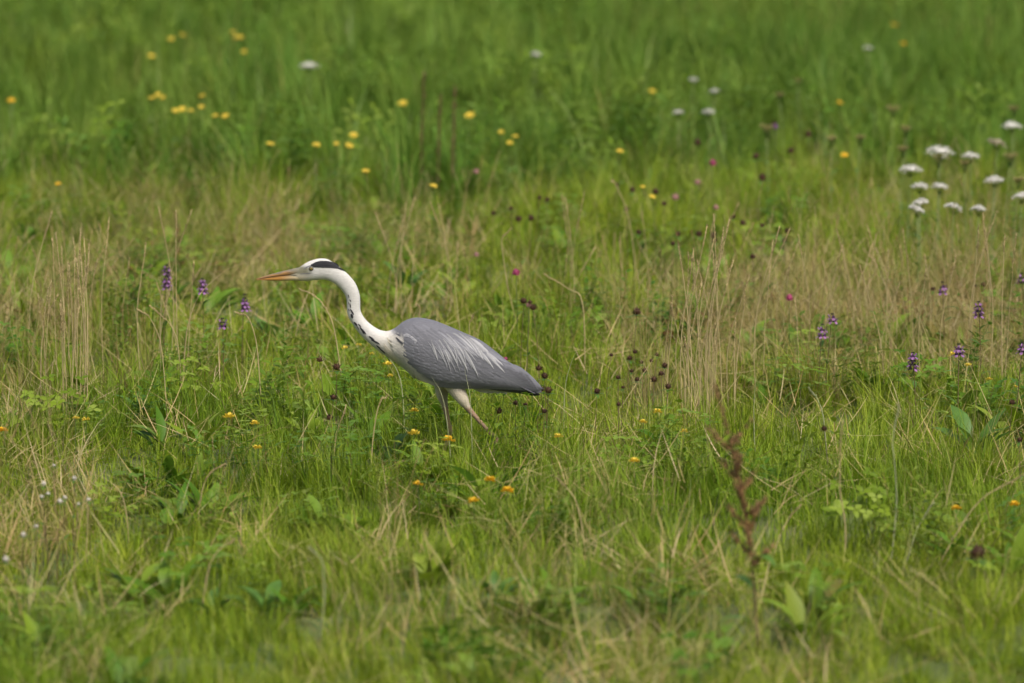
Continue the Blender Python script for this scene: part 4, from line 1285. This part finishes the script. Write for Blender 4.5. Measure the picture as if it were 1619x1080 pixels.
# ---- white thistle fluff on a withered weed
G_F = 'fluffy seed tufts'
for a, b in [(66, 786), (76, 781), (96, 793), (103, 787), (124, 797), (57, 832), (38, 845), (86, 736), (118, 756), (10, 884), (70, 765), (140, 790)]:
    clover(a + U(-1, 1), b, .24, U(.014, .026), 'tiny whitish seed tuft on the withered weed in green grass', G_F, 'fluff', 'seed_tuft', 'stembrown', 16, 1, 'seed head', U(.5, 1.3), True)
# ---- prominent dry stems
G_L = 'dry stems of the straw clump ahead of the heron'
for i in range(22):
    x0 = U(62, 138); top = U(355, 500); bp = U(628, 690)
    pts = [(x0, bp), (x0 + U(-6, 6), (bp + top) / 2), (x0 + U(-12, 14), top)]
    straw(pts, bp, 'thin tan stem, ' + how(pts[-1][0] - x0, top, 430, -1) + ', in the straw clump past the bill', G_L, U(.0007, .0012), U(.15, .35), lean_y=U(-.08, .08))
for i in range(16):
    x0 = U(-5, 330); top = U(300, 470); bp = U(560, 640)
    pts = [(x0, bp), (x0 + U(-8, 8), (bp + top) / 2), (x0 + U(-40, 40), top)]
    straw(pts, bp, 'loose tan stem, ' + how(pts[-1][0] - x0, top, 385, -1) + ', in dry grass ahead of the bill', 'loose dry stems', U(.0007, .0011), U(.1, .3), lean_y=U(-.1, .1))
G_R = 'dry stems of the straw clump behind the heron'
for i in range(34):
    x0 = random.gauss(1108, 26); top = U(340, 560); bp = U(640, 700)
    pts = [(x0, bp), (x0 + U(-5, 5), (bp + top) / 2), (x0 + U(-24, 40), top)]
    straw(pts, bp, 'thin tan stem, ' + how(pts[-1][0] - x0, top, 450, 1) + ', in the straw clump behind the tail', G_R, U(.0007, .0013), U(.12, .3), lean_y=U(-.08, .08))
for i in range(46):
    x0 = U(1180, 1625); top = U(330, 500); bp = U(540, 650)
    pts = [(x0, bp), (x0 + U(-8, 8), (bp + top) / 2), (x0 + U(-35, 45), top)]
    straw(pts, bp, 'loose tan stem, ' + how(pts[-1][0] - x0, top, 415, 1) + ', in dry grass below the white umbels', 'loose dry stems', U(.0007, .0011), U(.1, .35), lean_y=U(-.1, .1))
for i in range(20):
    x0 = U(560, 1040); top = U(290, 420); bp = U(470, 540)
    pts = [(x0, bp), (x0 + U(-8, 8), (bp + top) / 2), (x0 + U(-35, 35), top)]
    straw(pts, bp, 'thin tan stem, ' + how(pts[-1][0] - x0, top, 355, 1) + ', standing beyond the heron\'s back', 'loose dry stems', U(.0007, .0011), U(.1, .35), lean_y=U(-.1, .1))
for pts, bp, lab, r, hd in [
    ([(286, 640), (300, 500), (340, 437), (400, 404)], 640, 'long straw arching over toward the tip of the heron\'s bill', .0016, 0),
    ([(418, 690), (412, 620), (404, 540), (392, 506), (374, 500)], 690, 'nodding seed stem bowing below the heron\'s bill', .0013, .3),
    ([(265, 690), (262, 620), (255, 545), (240, 505), (224, 490)], 690, 'slender stem bending away under the tallest purple spike', .0010, .25),
    ([(288, 660), (284, 560), (272, 515), (240, 483)], 660, 'thin curved stem crossing beside the tallest purple spike', .0010, .25),
    ([(545, 640), (528, 520), (505, 475), (474, 460)], 640, 'bowed seed stem crossing just in front of the heron\'s throat', .0011, .5),
    ([(640, 680), (634, 600), (612, 560), (596, 548)], 690, 'broad pale blade under the heron\'s breast', .0018, 0),
    ([(716, 760), (706, 640), (694, 592)], 770, 'pale upright blade crossing the heron\'s thigh', .0022, 0),
    ([(748, 740), (742, 640), (731, 582)], 760, 'thin pale blade crossing the heron\'s wing edge', .0012, 0),
    ([(655, 560), (662, 500), (657, 483)], 600, 'single seed stem rising over the heron\'s shoulder', .0011, .4),
    ([(745, 600), (742, 520), (748, 500)], 610, 'thin seed stem rising over the heron\'s back', .0011, .4),
    ([(1010, 420), (995, 350), (972, 290), (965, 282)], 470, 'long straw leaning above the dead clover heads', .0014, .3),
    ([(1125, 430), (1140, 390), (1168, 322)], 500, 'bent straw leaning out from the straw clump', .0014, .3),
    ([(1118, 440), (1122, 390), (1128, 340)], 500, 'upright straw rising from the straw clump', .0013, .3),
    ([(880, 560), (828, 540), (795, 395), (808, 360)], 560, 'crooked straw rising beyond the heron\'s back', .0012, .2),
    ([(925, 520), (922, 480), (900, 455), (865, 432)], 600, 'brown arching stem beyond the heron\'s tail', .0012, .2),
    ([(890, 690), (895, 600), (920, 535)], 700, 'pale blade rising behind the heron\'s tail', .0014, 0),
    ([(1312, 760), (1300, 650), (1280, 612)], 770, 'white bleached stem with a frayed tip by leafy herbs', .0014, .3),
    ([(1195, 730), (1192, 650), (1197, 590)], 740, 'pale grey green blade beside the rusty dock', .0022, 0),
    ([(926, 880), (918, 820), (905, 780), (885, 758)], 885, 'thick tan straw bending in green grass below the legs', .0019, .2),
    ([(1332, 915), (1336, 840), (1326, 760), (1330, 668)], 915, 'upright tan straw beyond the rusty dock', .0018, .2),
    ([(1408, 880), (1417, 790), (1409, 700), (1413, 640)], 900, 'pale upright straw between the dock and dead clover head', .0018, .25),
    ([(1216, 900), (1236, 840), (1266, 798)], 905, 'straw leaning beside the base of the rusty dock', .0019, .3),
    ([(1430, 890), (1450, 840), (1477, 798)], 900, 'pale straw leaning in grass near the dead clover head', .0017, .3),
    ([(1470, 870), (1540, 800), (1619, 750)], 920, 'long straw sloping over the large dead clover head', .0016, .2),
    ([(316, 975), (330, 900), (345, 870), (368, 850)], 985, 'blurred straw hooking over in the lush grass', .0019, .2),
    ([(505, 1010), (512, 940), (508, 890), (490, 870)], 1020, 'blurred pale stem bent among lush grass below the bill', .0022, .2),
    ([(310, 800), (325, 760), (358, 730)], 840, 'short tan seed stem leaning in the lush grass', .0018, .5),
    ([(135, 900), (138, 810), (130, 745)], 905, 'reddish tan straw beside the withered weed', .0017, 0),
    ([(205, 860), (190, 780), (130, 740)], 870, 'tan straw leaning over the withered weed', .0015, 0),
    ([(178, 990), (282, 985), (285, 1075)], 1060, 'blurred pale stem end low in the lush grass', .0024, 0),
    ([(585, 760), (590, 690), (600, 640), (612, 630)], 770, 'soft tan seed stem under the heron\'s breast', .0014, .4),
    ([(1124, 860), (1132, 800), (1149, 742)], 870, 'dark thin bent stalk beside the rusty dock', .0010, 0),
    ([(522, 760), (528, 690), (548, 640)], 800, 'dark thin green stalk rising below the dead clover heads', .0008, 0),
    ([(525, 760), (530, 690), (546, 645)], 770, 'thick tan seed stem near the dead clover heads', .0018, .6)]:
    if 'dark thin' in lab:
        straw(pts, bp, lab, 'single dry stems', r, hd, 'calyx'); continue
    pale = any(w in lab for w in ('pale', 'bleached'))
    if 'stem end' in lab: continue
    straw(pts, bp, lab, 'single dry stems', r, hd, 'paleblade' if pale else 'straw')
# ---- dock plants with broad upright leaves
def dock(px, py, label, n=6, s=1.0):
    p = at_height(px, py, 0)
    root = plant('leafy_dock', Vector((p[0], p[1], float(gz(p[0], p[1])))), label, 'plant', 'leafy docks')
    for i in range(n):
        g = Geo(); leaf(g, (U(-.015, .015), U(-.015, .015), 0), U(0, 6.283), U(.05, .1) * s, U(.11, .17) * s, U(.045, .065) * s, U(.8, 1.4), U(.4, 1.0), n=7, fold=.3)
        link('leaf', g.mesh('leaf', M['leaf']), root)
for a, b, l in [(622, 745, 'broad oval dock leaves standing below the heron\'s breast'), (432, 560, 'broad grey green dock leaves behind the heron\'s bill'), (1090, 560, 'broad dock leaves at the straw clump'),
                (340, 990, 'broad dock leaves in the lush grass below the trefoils'), (420, 985, 'wide pale dock leaves in lush grass'), (640, 480, 'dark broad dock leaves beyond the heron\'s neck'),
                (1540, 740, 'broad dock leaves below the vivid purple spike'), (780, 970, 'broad dock leaves among lush grass under the deep yellow trefoils'), (230, 680, 'broad dock leaves beside the straw clump'),
                (1250, 420, 'broad dock leaves at the tall grass edge below dead clover heads')]:
    dock(a, b, l, random.randint(5, 8), U(.55, .7) if b > 900 or a == 622 else U(.75, 1.0))
print('objects', len(bpy.data.objects), 'triangles', sum(len(o.data.loop_triangles) if o.data.loop_triangles else sum(len(p.vertices) - 2 for p in o.data.polygons) for o in C.objects if o.type == 'MESH' and len(o.data.polygons) < 2e5))
